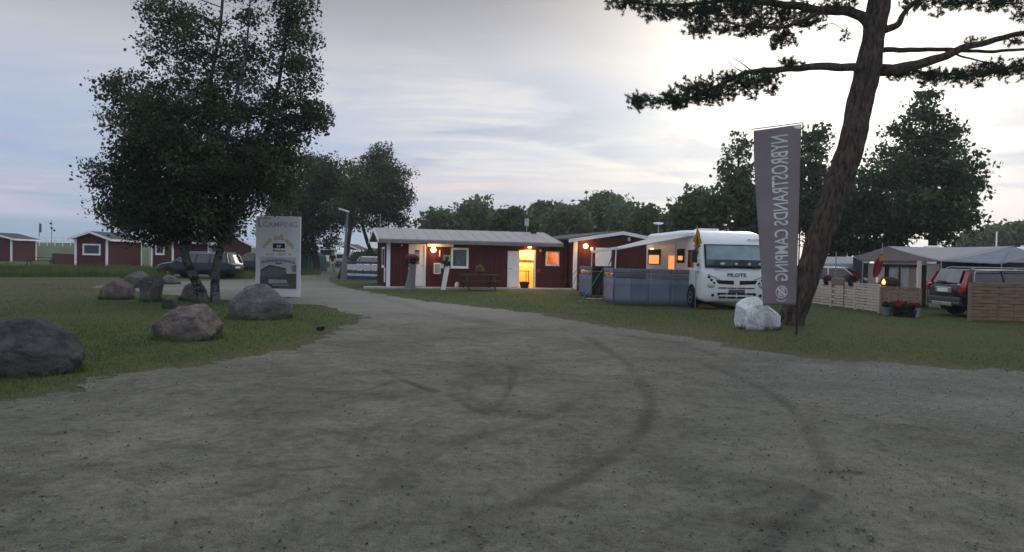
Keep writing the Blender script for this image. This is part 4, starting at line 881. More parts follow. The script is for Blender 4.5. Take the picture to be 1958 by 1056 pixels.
# ---------------------------------------------------------------- red sheds on the left
def shed(label, corner_px, base_py, rz, gw, sl_, eave, ridge, win=None, door=None, gdir=1, roofm=None, group='red sheds and cabins', gx=0.0, posts=True):
    """corner = the near corner between gable wall (x to the left) and side wall (running back to the right)"""
    c = G(corner_px, base_py); c.z = 0; t = thing('red_shed', label, 'shed', tuple(c), rz, group)
    top = lambda x: eave + (ridge - eave) * (1 - abs(x - gw / 2) / (gw / 2))
    ops = [win] if win else []
    wall_mesh(gw, top, ops, batten=1, xf=Matrix.Translation((-gw, 0, 0)), step=.2).build('gable_wall', M_red, t)
    wall_mesh(sl_, lambda x: eave, [], batten=1, xf=Matrix.Rotation(R(90), 4, 'Z'), step=.2).build('side_wall', M_red, t)
    MB().box(-gw, -gw + .1, .12, sl_, 0, eave).build('side_wall', M_red, t); MB().box(-gw + .1, -.13, sl_ - .1, sl_, 0, eave).build('rear_wall', M_red, t)
    if win: window(t, win[0], win[1], win[2], win[3], xf=Matrix.Translation((-gw, 0, 0)), fw=.13)
    if door:
        d = MB().box(-gw + door[0], -gw + door[1], -.04, -.0225, 0.02, door[2]).build('door', M_white, t)
    if posts:
        for x in (-gw, -.14):
            MB().box(x - .02, x + .17, -.06, -.002, 0, eave + .02).build('corner_post', M_white, t)
        MB().box(.002, .05, sl_ - .2, sl_, 0, eave).build('corner_post', M_white, t)
    r = MB()
    for s_ in (0, 1):
        xa = -gw - .4 if s_ == 0 else .4; ze = eave - (ridge - eave) / (gw / 2) * .4 + .04
        r.slab([(xa, -.4, ze), (-gw / 2, -.4, ridge + .04), (-gw / 2, sl_ + .3, ridge + .04), (xa, sl_ + .3, ze)], (0, 0, .09))
    ro = r.build('roof', roofm or M_roof_dark, t); f = MB()
    ze = eave - (ridge - eave) / (gw / 2) * .4
    for xa, xb in ((-gw - .42, -gw / 2), (-gw / 2, .42)):
        za, zb = (ze, ridge) if xb == -gw / 2 else (ridge, ze); f.slab([(xa, -.44, za - .06), (xb, -.44, zb - .06), (xb, -.44, zb + .13), (xa, -.44, za + .13)], (0, .03, 0))
    f.build('bargeboard', M_white, ro); MB().box(.402, .44, -.4, sl_ + .3, ze - .06, ze + .12).build('fascia', M_white, ro)
    return t
shed('red shed with small white-framed gable window beside the tall weeds', 206, 511, R(8), 2.65, 8.0, 2.45, 2.95, win=(.75, 1.95, 1.15, 1.85))
shed('farther red shed with pale double door, at the dune foot', 23, 500, R(8), 4.2, 5.2, 2.45, 3.0, door=(.9, 2.6, 2.1))
shed('small red cabin half hidden behind the birch trunks', 332, 515, R(-20), 2.4, 4.0, 2.35, 2.8, win=(.6, 1.3, 1.3, 1.9))
shed('dark-roofed red cabin behind the parked cars', 480, 509, R(20), 4.8, 6.0, 2.2, 3.4, posts=False)
shed('low red cabin between the weeds and the birch', 300, 513, R(-55), 3.6, 4.5, 2.2, 2.5)
shed('long distant red cabin with grey roof beyond the caravans', 652, 501, R(-8), 5.0, 9.0, 2.6, 3.6, roofm=MT('grey_felt', (.12, .14, .15), .8))
shed('low distant red cabin to the right of the lamp post', 686, 502, R(-5), 4.4, 6.0, 2.3, 3.2)
shed('distant red cabin behind the white camper vans', 628, 501, R(5), 4.4, 7.0, 2.4, 3.4)
# low red board fence between the two sheds
fa, fb2 = G(100, 506), G(146, 509); rfz = math.atan2(fb2.y - fa.y, fb2.x - fa.x); fl = (fb2 - fa).length
rfen = thing('board_fence', 'low dark red board fence between the two sheds', 'fence', tuple(fa), rfz)
for i in range(11): MB().box(i * fl / 11 + .015, (i + 1) * fl / 11 - .015, -.012, .012, .05, 1.05).build('board', M_red, rfen)
MB().box(0, fl, .0125, .05, .25, .33).build('rail', M_red, rfen); MB().box(0, fl, .0125, .05, .8, .88).build('rail', M_red, rfen)
# picnic table by the shed
def picnic(label, loc, rz, mat, L_=1.7, group='picnic tables'):
    t = thing('picnic_table', label, 'picnic table', tuple(loc), rz, group)
    for k in range(5): MB().box(-L_ / 2, L_ / 2, -.36 + k * .147, -.36 + k * .147 + .13, .70, .74).build('table_board', mat, t)
    for s_ in (-1, 1):
        for k in range(2): MB().box(-L_ / 2, L_ / 2, s_ * .66 - .13 + k * .14, s_ * .66 - .13 + k * .14 + .125, .42, .455).build('seat_board', mat, t)
        MB().beam((s_ * L_ * .36, -.70, 0), (s_ * L_ * .36, -.22, .70), .045, .09).build('leg', mat, t); MB().beam((s_ * L_ * .36, .70, 0), (s_ * L_ * .36, .22, .70), .045, .09).build('leg', mat, t)
        MB().box(s_ * L_ * .36 - .07, s_ * L_ * .36 - .025, -.78, .78, .33, .418).build('bearer', mat, t)
    return t
M_wd = MT('weathered_dark_wood', (.050, .046, .046), .85, .3, 3, scl=(1, 8, 8), bmp=.2)
p = G(78, 508); picnic('dark picnic table between the farther shed and the board fence', (p.x, p.y, 0), R(20), M_wd, 2.4)
p = onslab(916, -1.35); p.z = .0; picnic('weathered grey picnic table in front of the reception hut', p, R(15), M_wd, 1.75)
# poles and railing on the dune
for (lab, px, top, Y, fl_) in (('slim flagpole with a hanging flag on the dune', 75, 425, 100, 1), ('pole with loudspeakers on the dune', 98.5, 421, 96, 0)):
    b = AT(px, 470, Y); b.z = 2.1; tz = AT(px, top, Y).z - 2.1; t = thing('flagpole' if fl_ else 'lamp_mast', lab, 'pole', tuple(b)); b_ = MB().tube([(0, 0, -.3), (0, 0, tz)], [.06, .035], 8).build('pole', M_metal, t)
    if fl_: MB().box(-.02, .30, -.02, .02, tz - 1.4, tz - .2).build('flag', MT('faded_blue_cloth', (.07, .09, .16), .9), t)
    else:
        for dx, dz in ((-.1, -.3), (.35, -1.2), (.0, -.9)): MB().lathe([(.05, 0), (.2, .25)], 8, (dx, 0, tz + dz - .3)).build('loudspeaker', M_dark, t)
ral = thing('dune_railing', 'thin white railing along the crest of the dune', 'railing', tuple(AT(75, 470, 92)))
ral.location.z = 2.0; x1_ = AT(150, 470, 92).x - ral.location.x
for i in range(6): MB().box(i * x1_ / 5 - .03, i * x1_ / 5 + .03, -.03, .03, -.2, .9).build('post', M_white, ral)
for z in (.45, .82): MB().box(0, x1_, -.052, -.031, z, z + .06).build('rail', M_white, ral)
# ---------------------------------------------------------------- vehicles
def rring(hw, z0, z1, y, r=.12, n=4, axis='y', cx=0.0):
    """rounded rectangle in the xz plane at depth y"""
    r = min(r, hw * .9, (z1 - z0) * .45); P = []
    for (ox, oz, a0) in ((cx + hw - r, z1 - r, 0), (cx - hw + r, z1 - r, 90), (cx - hw + r, z0 + r, 180), (cx + hw - r, z0 + r, 270)):
        for k in range(n + 1):
            a = R(a0 + 90 * k / n); P.append((ox + r * math.cos(a), y, oz + r * math.sin(a)))
    return P
def outline(x0, x1, hw, z, r=.25, n=4):
    P = []
    for (ox, oy, a0) in ((x1 - r, hw - r, 0), (x0 + r, hw - r, 90), (x0 + r, -hw + r, 180), (x1 - r, -hw + r, 270)):
        for k in range(n + 1):
            a = R(a0 + 90 * k / n); P.append((ox + r * math.cos(a), oy + r * math.sin(a), z))
    return P
def wheel(parent, x, y, r, w=.22, rim=None):
    s_ = 1 if y > 0 else -1
    t = MB().lathe([(r * .60, -w / 2), (r * .92, -w / 2), (r, -w * .32), (r, w * .32), (r * .92, w / 2), (r * .60, w / 2)], 22, (x, y, r), axis='y').build('wheel', M_black, parent, smooth=40)
    d = MB().lathe([(r * .63, -.01), (r * .62, .02), (r * .2, .0), (r * .16, .03), (0.001, .035)], 16, (0, 0, 0), axis='y'); d.v = [(p[0] + x, y + s_ * (w / 2 - .02 + p[1]), p[2] + r) for p in d.v]
    d.build('rim', rim or M_metal, t, smooth=30)
def car(label, loc, rz, L=4.6, W=1.8, H=1.48, paint=None, group='parked cars', wagon=1.0, name='parked_car', suv=False, rails=False):
    t = thing(name, label, 'car', tuple(loc), rz, group); hw = W / 2; k = H / 1.5; e = .06 if suv else 0
    st = [(-.5, .80, .48, .86), (-.492, .90, .38, .93), (-.46, .965, .30, .98), (-.3, 1.0, .25, .985), (0, 1.0, .23, .965), (.2, 1.0, .23, .955), (.285, .99, .24, .945), (.40, .97, .26, .86), (.465, .90, .28, .76), (.492, .80, .33, .68), (.5, .7, .4, .62)]
    rings = []
    for x, w, a, b in st:
        a = a * k + e; b = b * k + e; h = hw * w; m = a + (b - a) * .45
        rings.append([(x * L, y, z) for y, z in ((-h * .93, a), (-h, a + .10), (-h * 1.0, m), (-h * .97, b - .05), (-h * .86, b), (h * .86, b), (h * .97, b - .05), (h * 1.0, m), (h, a + .10), (h * .93, a))])
    body = MB().loft(rings).build('body', paint, t, smooth=35)
    zb = .95 * k + e; rx0 = -.47 + (1 - wagon) * .10; zr = H - .05
    o0 = outline(-.485 * L, .29 * L, hw * .94, zb - .02, .18); o1 = outline((rx0 + .035) * L, .10 * L, hw * .74, zr, .16); om = [tuple((np.array(a) * .45 + np.array(b) * .55)) for a, b in zip(o0, o1)]
    om = [(a[0], a[1] * 1.03, a[2]) for a in om]
    MB().loft([o0, om, o1]).build('windows', glass_mat('car_glass', (.012, .016, .02), .05), t, smooth=30)
    o1b = outline((rx0 + .03) * L, .105 * L, hw * .75, zr - .012, .16); o2 = outline((rx0 + .035) * L, .10 * L, hw * .74, zr + .025, .16); o3 = outline((rx0 + .07) * L, .06 * L, hw * .62, zr + .05, .14)
    MB().loft([o1b, o2, o3]).build('roof', paint, t, smooth=50)
    for s_ in (-1, 1):
        for (xa, xb, w_) in ((.275, .105, .055), (-.03, -.045, .05), (-.22, -.22, .06), (-.465, rx0 + .045, .11)):
            A = Vector((xa * L, s_ * hw * .945, zb - .02)); B = Vector((xb * L, s_ * hw * .76, zr)); Mi = A.lerp(B, .55); Mi.y *= 1.035
            MB().loft([[p + Vector((dx, dy, 0)) for dx, dy in ((-w_ / 2, -.015), (w_ / 2, -.015), (w_ / 2, .015), (-w_ / 2, .015))] for p in (A, Mi, B)]).build('pillar', paint, t)
    for x in (-.295, .315):
        for s_ in (-1, 1):
            MB().lathe([(.37 * k, -.02), (.37 * k, .012), (.30 * k, .013)], 22, (x * L, s_ * hw * 1.0 - (.0 if s_ > 0 else -.0), .33 * k + e * .5), axis='y').build('wheel_arch', M_black, t)
            wheel(t, x * L, s_ * (hw - .10), .325 * k + e * .5)
    for s_ in (-1, 1):
        MB().sphere((.462 * L, s_ * hw * .68, .68 * k + e), (.10, .20, .075), 10, 7).build('headlight', glass_mat('lamp_glass', (.35, .36, .38), .1), t, smooth=60)
        MB().sphere((.20 * L, s_ * (hw + .06), zb + .05), (.07, .09, .065), 8, 6).build('mirror', paint, t, smooth=60)
        if not suv: MB().sphere((-.478 * L, s_ * hw * .74, .84 * k), (.07, .15, .10), 10, 7).build('tail_light', glass_mat('red_lamp_glass', (.30, .012, .015), .15), t, smooth=60)
    if not suv: MB().box(-.5 * L - .012, -.5 * L + .01, -.26, .26, .62 * k, .73 * k).build('number_plate', M_white, t)
    MB().box(.5 * L - .02, .5 * L + .012, -.26, .26, .42 * k, .52 * k).build('number_plate', M_white, t)
    if rails:
        for s_ in (-1, 1): MB().tube([((rx0 + .06) * L, s_ * hw * .66, zr + .04), ((rx0 + .09) * L, s_ * hw * .67, zr + .10), (.05 * L, s_ * hw * .67, zr + .10), (.08 * L, s_ * hw * .66, zr + .04)], .018, 6).build('roof_rail', M_metal, t)
    return t
def paint(name, c, r=.28): return MT(name, c, r, .06, 2, metal=.1, spec=.4, coat=.3)
P_navy = paint('navy_paint', (.010, .014, .030)); P_blk = paint('black_paint', (.008, .009, .012)); P_sil = paint('silver_paint', (.42, .44, .45), .35); P_wht = paint('white_car_paint', (.60, .61, .62), .35)
# dark blue estate, facing left, and the dark car behind the sign
a, b = G(307, 531), G(452, 532)
car('dark blue estate car parked behind the birch', ((a.x + b.x) / 2, a.y + .9, 0), R(180 - 6), 4.6, 1.8, 1.46, P_navy, rails=True)
q = G(486, 527); car('black car parked between the estate car and the sign board', (q.x, q.y + .8, 0), R(170), 4.5, 1.8, 1.55, P_blk)
# black SUV behind the plank screen on the right
Lr, Rr_ = Vector((13.70, 24.2)), Vector((13.76, 22.34)); fwd = Vector((1.0, .03)).normalized(); mid = (Lr + Rr_) / 2; cen = mid + fwd * 2.42; sl = 4.84; sz_ = math.atan2(fwd.y, fwd.x)
suv = car('black estate car with tall red tail lights behind the plank screen', (cen.x, cen.y, 0), sz_, sl, 1.87, 1.50, P_blk, suv=True, rails=True)
m_red_l = glass_mat('red_tail_glass', (.42, .012, .02), .12); hx = -sl / 2
for s_ in (-1, 1):
    l = MB(); l.loft([[(hx + .02 + dx, s_ * (.84 - a), z), (hx + .02 + dx, s_ * (.935 - b), z), (hx + .11 + dx, s_ * (.95 - b), z), (hx + .11 + dx, s_ * (.84 - a), z)] for (dx, a, b, z) in ((-.015, .02, .0, .80), (-.03, .06, .0, .90), (-.01, .02, .015, .99), (.05, .03, .06, 1.1), (.12, .07, .12, 1.25), (.19, .12, .175, 1.42))])
    l.build('tail_light', m_red_l, suv, smooth=35)
    MB().sphere((hx + .01, s_ * .74, 1.01), (.035, .10, .035), 8, 6).build('reverse_light', glass_mat('lamp_glass', (.35, .36, .38), .1), suv, smooth=60)
    MB().box(hx - .05, hx - .028, s_ * .62 - .16, s_ * .62 + .16, .50, .55).build('reflector', m_red_l, suv, bevel=.008)
    MB().tube([(hx - .04, s_ * .62 - .20, .46), (hx - .05, s_ * .62, .44), (hx - .02, s_ * .62 + .22, .48)], .014, 6).build('chrome_trim', M_metal, suv)
MB().box(hx - .055, hx + .1, -.82, .82, .36, .62).build('bumper', MT('grey_bumper_plastic', (.05, .052, .055), .6), suv, bevel=.05, seg=2)
MB().box(hx - .075, hx, -.5, .5, .33, .46).build('skid_plate', MT('silver_plastic', (.34, .35, .36), .45, metal=.3), suv, bevel=.03, seg=2)
MB().box(hx - .035, hx + .02, -.40, .40, .74, .92).build('plate_recess', M_metal, suv, bevel=.02); MB().box(hx - .042, hx - .0352, -.26, .26, .77, .88).build('number_plate', M_white, suv)
MB().slab([(hx + .07, -.66, 1.06), (hx + .07, .66, 1.06), (hx + .26, .56, 1.49), (hx + .26, -.56, 1.49)], (-.012, 0, .004)).build('rear_window', glass_mat('grey_rear_glass', (.16, .17, .18), .12), suv)
MB().beam((hx + .03, -.05, 1.09), (hx + .02, .38, 1.10), .02, .03).build('rear_wiper', M_dark, suv)
for s_ in (-1,):
    MB().tube([(hx + .42, s_ * .935, 1.07), (hx + .36, s_ * .93, 1.12), (hx + .40, s_ * .86, 1.36), (hx + .48, s_ * .81, 1.44), (hx + 1.5, s_ * .79, 1.48), (hx + 2.6, s_ * .78, 1.48), (hx + 3.4, s_ * .86, 1.25), (hx + 3.7, s_ * .93, 1.07), (hx + .42, s_ * .945, 1.07)], .018, 6).build('window_trim', M_metal, suv)
# silver car behind the pale fence
car('silver car with pale roof behind the pale slatted fence', (13.75, 31.0, 0), R(-38), 4.1, 1.7, 1.45, P_sil)
# small white car behind blue rails, by the lamp post
q = G(700, 531); car('white car behind the blue rail fence', (q.x - .2, q.y + 2.6, 0), R(-94), 4.0, 1.7, 1.42, P_wht)
# ---- distant camper vans and caravans
def caravan(label, loc, rz, L=5.2, W=2.2, H=2.5, zb=.45, name='caravan', cat='caravan', group='white caravans and camper vans', stripe=None, wheels=1):
    t = thing(name, label, cat, tuple(loc), rz, group); MH = MT('caravan_white', (.70, .71, .72), .4, .05, 2)
    rg_ = [rring(W / 2 * k, zb + dz, H - dh, y, .22) for (k, dz, dh, y) in ((.86, .25, .35, -L / 2), (.97, .10, .10, -L / 2 + .2), (1, 0, 0, -L / 2 + .6), (1, 0, 0, L / 2 - .5), (.97, .1, .1, L / 2 - .15), (.88, .25, .3, L / 2))]
    MB().loft(rg_).build('body', MH, t, smooth=40)
    for s_ in (-1, 1):
        for y in (-L * .25, L * .18): MB().box(s_ * W / 2 - .015, s_ * W / 2 + .015, y - .5, y + .5, H * .52, H * .76).build('window', M_glass, t, bevel=.01)
        MB().box(s_ * W / 2 - .01, s_ * W / 2 + .006, -L / 2 + .7, L / 2 - .6, zb + .3, zb + .42).build('stripe', stripe or MT('grey_print', (.22, .24, .27), .6), t)
        wheel(t, s_ * (W / 2 - .16), .2, .31) if False else None
    MB().box(-W * .36, W * .36, -L / 2 - .012, -L / 2 + .22, H * .54, H * .78).build('window', M_glass, t, bevel=.02)
    for s_ in (-1, 1):
        for y in ((-.35, .35) if wheels == 2 else (.1,)):
            w = MB().lathe([(.2, -.1), (.31, -.08), (.31, .08), (.2, .1)], 16, (0, 0, 0), axis='x'); w.v = [(p[0] + s_ * (W / 2 - .14), p[1] + y, p[2] + .31) for p in w.v]; w.build('wheel', M_black, t)
    MB().beam((0, -L / 2, .45), (0, -L / 2 - 1.0, .42), .08, .08).build('drawbar', M_metal, t)
    for y in (-L * .2, L * .2): MB().box(-.25, .25, y - .25, y + .25, H - .02, H + .09).build('roof_hatch', M_white, t, bevel=.02)
    return t
for i, (lab, px, py, rz, hh) in enumerate([('white camper van among the distant caravans behind the teal tent', 607, 512, 24, 2.5), ('white caravan half hidden by the walking person', 633, 510, 8, 2.3), ('low white trailer beside the lamp post', 662, 512, -20, 1.9), ('rounded white car-like caravan behind the blue rails', 677, 508, -60, 2.0)]):
    q = G(px, py); caravan(lab, (q.x, q.y + 2.4, 0), R(rz), 5.0, 2.1, hh, stripe=None)
# ---------------------------------------------------------------- motorhome
VR = R(4.6); MHc = Vector((7.34, 23.89, 0)); mh = thing('motorhome', 'white integrated motorhome parked facing the yard', 'motorhome', tuple(MHc), VR)
MHW = MT('motorhome_white_gelcoat', (.70, .735, .75), .35, .05, 1.5, coat=.3)
secs = [(0.0, .98, .45, 1.05, .20), (.02, 1.05, .34, 1.16, .22), (.06, 1.10, .28, 1.27, .20), (.11, 1.13, .25, 1.36, .16), (.28, 1.14, .25, 1.75, .16), (.46, 1.145, .25, 2.17, .18), (.52, 1.148, .25, 2.28, .2), (.68, 1.15, .25, 2.44, .2), (1.0, 1.15, .28, 2.56, .18), (1.6, 1.15, .30, 2.64, .16), (2.4, 1.15, .32, 2.66, .14), (6.7, 1.15, .36, 2.66, .14), (7.05, 1.14, .42, 2.62, .14), (7.15, 1.08, .50, 2.5, .14)]
MB().loft([rring(w, a, b, y, r, 5) for (y, w, a, b, r) in secs]).build('body', MHW, mh, smooth=50)
ws_b, ws_t = (.085, 1.37), (.435, 2.14)
MB().slab([(-1.05, ws_b[0], ws_b[1]), (1.05, ws_b[0], ws_b[1]), (.99, ws_t[0], ws_t[1]), (-.99, ws_t[0], ws_t[1])], (0, -.022, .008)).build('windscreen_seal', M_black, mh, bevel=.01)
gw = MB().slab([(-.99, ws_b[0] - .002, ws_b[1] + .06), (.99, ws_b[0] - .002, ws_b[1] + .06), (.935, ws_t[0] - .027, ws_t[1] - .045), (-.935, ws_t[0] - .027, ws_t[1] - .045)], (0, -.03, .012))
wsn = gw.build('windscreen', glass_mat('blind_and_reflection_glass', (.20, .275, .295), .08), mh)  # teal reflection and inner blind are put into the pane colour
MB().slab([(-.98, ws_b[0] - .032, ws_b[1] + .075), (.98, ws_b[0] - .032, ws_b[1] + .075), (.965, ws_b[0] + .048, ws_b[1] + .27), (-.965, ws_b[0] + .048, ws_b[1] + .27)], (0, -.006, .002)).build('dashboard', glass_mat('dark_screen_band', (.035, .055, .075), .08), wsn)
for x in (-.02, .42, .78, -.48):
    MB().sphere((x, .028, 1.50), (.055 if x > -.1 else .09, .02, .05), 10, 6).build('dashboard_ornament', MT('pale_ornament', (.55, .48, .46), .6), wsn, smooth=60)
for x in (-.3, .62): MB().beam((x, .06, 1.42), (x + .2, .155, 1.62), .05, .01).build('leaf_toy', MT('green_plastic', (.08, .16, .13), .6), wsn)
MB().beam((-.75, -.0, 1.32), (-.1, .03, 1.40), .02, .02).build('wiper', M_dark, mh); MB().beam((.75, -.0, 1.32), (.1, .03, 1.40), .02, .02).build('wiper', M_dark, mh)
# nose: creases, grille, bumper slots, plate, lamps
for s_ in (-1, 1):
    MB().slab([(s_ * .10, -.012, .83), (s_ * .62, .0, .85), (s_ * .70, .0, .97), (s_ * .10, -.012, .96)], (0, .05, 0)).build('grille', M_black, mh)
    MB().sphere((s_ * .86, .035, .80), (.16, .07, .11), 12, 8).build('headlight', glass_mat('clear_lamp', (.42, .46, .48), .1), mh, smooth=60)
    for (x, z, r_) in ((.93, 1.06, .045), (.85, .97, .05), (.76, .87, .05), (.80, .48, .05), (.60, .52, .05)):
        MB().lathe([(r_, -.03), (r_, -.055), (r_ * .7, -.06)], 12, (s_ * x, .055 if z > .6 else .03, z - .0), axis='y').build('round_lamp', M_dark, mh)
    MB().slab([(s_ * .98, -.0, 1.14), (s_ * .96, -.0, 1.16), (s_ * .56, -.02, .99), (s_ * .58, -.02, .97)], (0, .1, 0)).build('bonnet_seam', MT('grey_seam', (.25, .27, .29), .6), mh)
for (z, h) in ((.70, .035), (.50, .06), (.38, .06)):
    for x0_, x1_ in ((-.60, -.34), (-.31, -.02), (.02, .31), (.34, .60)): MB().box(x0_, x1_, -.012, .03, z, z + h).build('bumper_slot', M_black, mh)
MB().box(-.27, .27, -.028, -.014, .56, .67).build('number_plate', MT('dull_plate', (.07, .085, .09), .5), mh)
def flat_text(txt, size, mapf, name, mat, parent, bold=0.0, center=True, width=None):
    V, Fc = text2d(txt, size, bold); xs = [v[0] for v in V]; x0, x1 = min(xs), max(xs); k = (width / (x1 - x0)) if width else 1.0
    off = (x0 + x1) / 2 if center else x0
    m = MB(); m.v = [tuple(mapf((v[0] - off) * k, v[1])) for v in V]; m.f = list(Fc); me = bpy.data.meshes.new(name); me.from_pydata(m.v, [], m.f); me.update(); return link(name, me, mat, parent)
M_logo = MT('blue_grey_print', (.02, .10, .17), .5)
flat_text('PILOTE', .17, lambda x, y: (x, -.004 + (y) * .12 - .0, 1.095 + y * .9), 'nose_lettering', M_logo, mh, .006, width=.64)
flat_text('PILOTE', .11, lambda x, y: (.72 + x, .475 + y * .32, 2.275 + y * .9), 'brow_lettering', MT('pale_blue_print', (.16, .26, .34), .5), mh, .003, width=.40)
# side: windows, door, awning box, wheels
SF = Frame(MHc + Matrix.Rotation(VR, 3, 'Z') @ Vector((-1.152, 7.1, 0)), VR - R(90))
def side_xf(): return Matrix.Translation((-1.152, 7.1, 0)) @ Matrix.Rotation(R(-90), 4, 'Z')
sx = side_xf()
lit_win = emit_mat('lit_curtain', (1.0, .36, .10), .55)
def sbox(x0, x1, y0, y1, z0, z1, name, mat, parent=None):
    b = MB().box(x0, x1, y0, y1, z0, z1); b.v = [tuple(sx @ Vector(p)) for p in b.v]; return b.build(name, mat, parent or mh)
x0, x1, z0, z1 = SF.rect(1240, 477, 1263, 506); w_ = sbox(x0, x1, -.03, .0, z0, z1, 'side_window', M_black); sbox(x0 + .2, x1 - .1, -.038, -.031, z0 + .03, z0 + (z1 - z0) * .62, 'lit_curtain', lit_win, w_)
x0, x1, z0, z1 = SF.rect(1278, 478, 1292, 514); w_ = sbox(x0, x1, -.02, .0, .55, 2.2, 'cabin_door', MHW); sbox(x0 + .1, x1 - .1, -.028, -.021, 1.25, 1.75, 'lit_curtain', lit_win, w_)
x0, x1, z0, z1 = SF.rect(1296, 476, 1309, 503); w_ = sbox(x0, x1, -.03, .0, z0, z1, 'side_window', M_black); sbox(x0 + .15, x1 - .12, -.038, -.031, z0 + .1, z1 - .25, 'lit_curtain', lit_win, w_)
x0, x1, z0, z1 = SF.rect(1316, 478, 1333, 512); w_ = sbox(x0, x1, -.02, .0, z0, z1, 'driver_window', glass_mat('car_glass', (.012, .016, .02), .05))
sbox(.6, 6.2, -.10, -.0, 2.42, 2.53, 'awning_case', M_white)
for x_ in (7.1 - 1.05, 7.1 - 5.2):
    b = MB().lathe([(.44, 0), (.44, -.012), (.40, -.013)], 24, (x_, 0, .36), axis='y'); b.v = [tuple(sx @ Vector(p)) for p in b.v]; b.build('wheel_arch', M_black, mh)
    b = MB().lathe([(.20, .20), (.33, .20), (.345, .14), (.345, -.015), (.33, -.05), (.20, -.05)], 22, (x_, 0, .345), axis='y'); b.v = [tuple(sx @ Vector(p)) for p in b.v]; wh = b.build('wheel', M_black, mh, smooth=40)
    b = MB().lathe([(.21, -.03), (.20, -.055), (.06, -.03), (.05, -.06), (.001, -.06)], 16, (x_, 0, .345), axis='y'); b.v = [tuple(sx @ Vector(p)) for p in b.v]; b.build('rim', M_metal, wh, smooth=30)
    for xx in (.95,):
        MB().lathe([(.20, -.12), (.33, -.12), (.345, 0), (.33, .12), (.2, .12)], 18, (0, 0, 0), axis='x').add([], [])
for y_ in (1.05, 5.2):
    b = MB().lathe([(.2, -.12), (.34, -.1), (.34, .1), (.2, .12)], 18, (.98, y_, .345), axis='x').build('wheel', M_black, mh, smooth=40)
for y_ in (3.0, 5.2): MB().box(-.35, .35, y_ - .35, y_ + .35, 2.64, 2.76).build('roof_hatch', M_white, mh, bevel=.03)
MB().tube([(-.9, 6.2, 2.6), (-.9, 6.2, 3.05)], .02, 6).build('aerial', M_metal, mh); MB().sphere((-.9, 6.2, 3.08), (.22, .10, .05), 10, 6).build('satellite_aerial', M_white, mh, smooth=60)
# mirror arms hang from the top corners
for s_ in (-1, 1):
    MB().beam((s_ * 1.12, .40, 2.10), (s_ * 1.34, .25, 1.95), .04, .04).build('mirror_arm', M_dark, mh); MB().box(s_ * 1.36 - .09, s_ * 1.36 + .09, .17, .25, 1.52, 1.95).build('mirror', M_dark, mh, bevel=.03)
# awning
aw = thing('awning', 'white fabric awning pulled out from the motorhome side', 'awning', tuple(MHc), VR)
A1, A2, B1, B2 = Vector((-1.25, 1.35, 2.47)), Vector((-1.25, 6.1, 2.47)), Vector((-3.55, 2.1, 1.97)), Vector((-3.65, 6.0, 1.86))
cl = MB(); nU, nV = 14, 14; vs = []
for i in range(nU + 1):
    for j in range(nV + 1):
        u, v = i / nU, j / nV; p = (A1.lerp(A2, u)).lerp(B1.lerp(B2, u), v); p.z -= .05 * math.sin(math.pi * v) * (1 + .4 * math.cos(3.0 * u * math.pi)); vs.append(p)
top = [(i * (nV + 1) + j, (i + 1) * (nV + 1) + j, (i + 1) * (nV + 1) + j + 1, i * (nV + 1) + j + 1) for i in range(nU) for j in range(nV)]
cl.add(vs, top); co = cl.build('canopy', cloth_mat('awning_cloth', (.75, .75, .75), .5, .04), aw, smooth=40); sm = co.modifiers.new('thickness', 'SOLIDIFY'); sm.thickness = .006
MB().beam(B1 + Vector((0, -.05, 0)), B2 + Vector((0, .05, 0)), .07, .09).build('front_rail', M_white, aw)
for b in (B1, B2): MB().tube([Vector((b.x, b.y, b.z)), Vector((b.x - .05, b.y, 0))], .022, 8).build('pole', M_white, aw)
for a, b in ((A1, B1), (A2, B2)): MB().tube([a + Vector((0, 0, -.05)), b + Vector((0, 0, -.05))], .02, 6).build('arm', M_white, aw)
# guy ropes
def rope(label, a, b, mat, cat='rope', r=.011):
    a, b = Vector(a), Vector(b); t = thing('guy_rope', label, cat, tuple(b), group='guy ropes of the awning and windbreak')
    MB().tube([a - b, (a - b) * .5 + Vector((0, 0, -.03)), Vector((0, 0, .03))], r, 6).build('line', mat, t); MB().lathe([(.015, -.1), (.02, .06), (.035, .065), (.035, .08)], 8).build('peg', M_metal, t)
def mhw(p): return MHc + Matrix.Rotation(VR, 3, 'Z') @ Vector(p)
M_rr = MT('red_rope', (.38, .045, .05), .7); M_gr = MT('teal_rope', (.10, .26, .24), .7)
rope('red guy rope from the awning corner to the hut front', mhw(B2), G(1067, 557), M_rr); rope('red guy rope from the nearer awning pole into the windbreak gap', mhw(B1), G(1136, 571), M_rr)
rope('second red rope crossing the dark windbreak gap', mhw(B1 + Vector((0, .3, 0))), G(1141, 574), M_rr); rope('teal guy rope pegged in front of the windbreak', G(1152, 577) + Vector((0, 0, 1.25)), G(1109, 579), M_gr)
rope('thin teal rope pegged beside the red wing', G(1131, 571) + Vector((0, 0, 1.2)), G(1077, 572), M_gr); rope('short red rope beside the white corner post', G(1107, 565) + Vector((0, 0, 1.2)), G(1090, 560), M_rr)
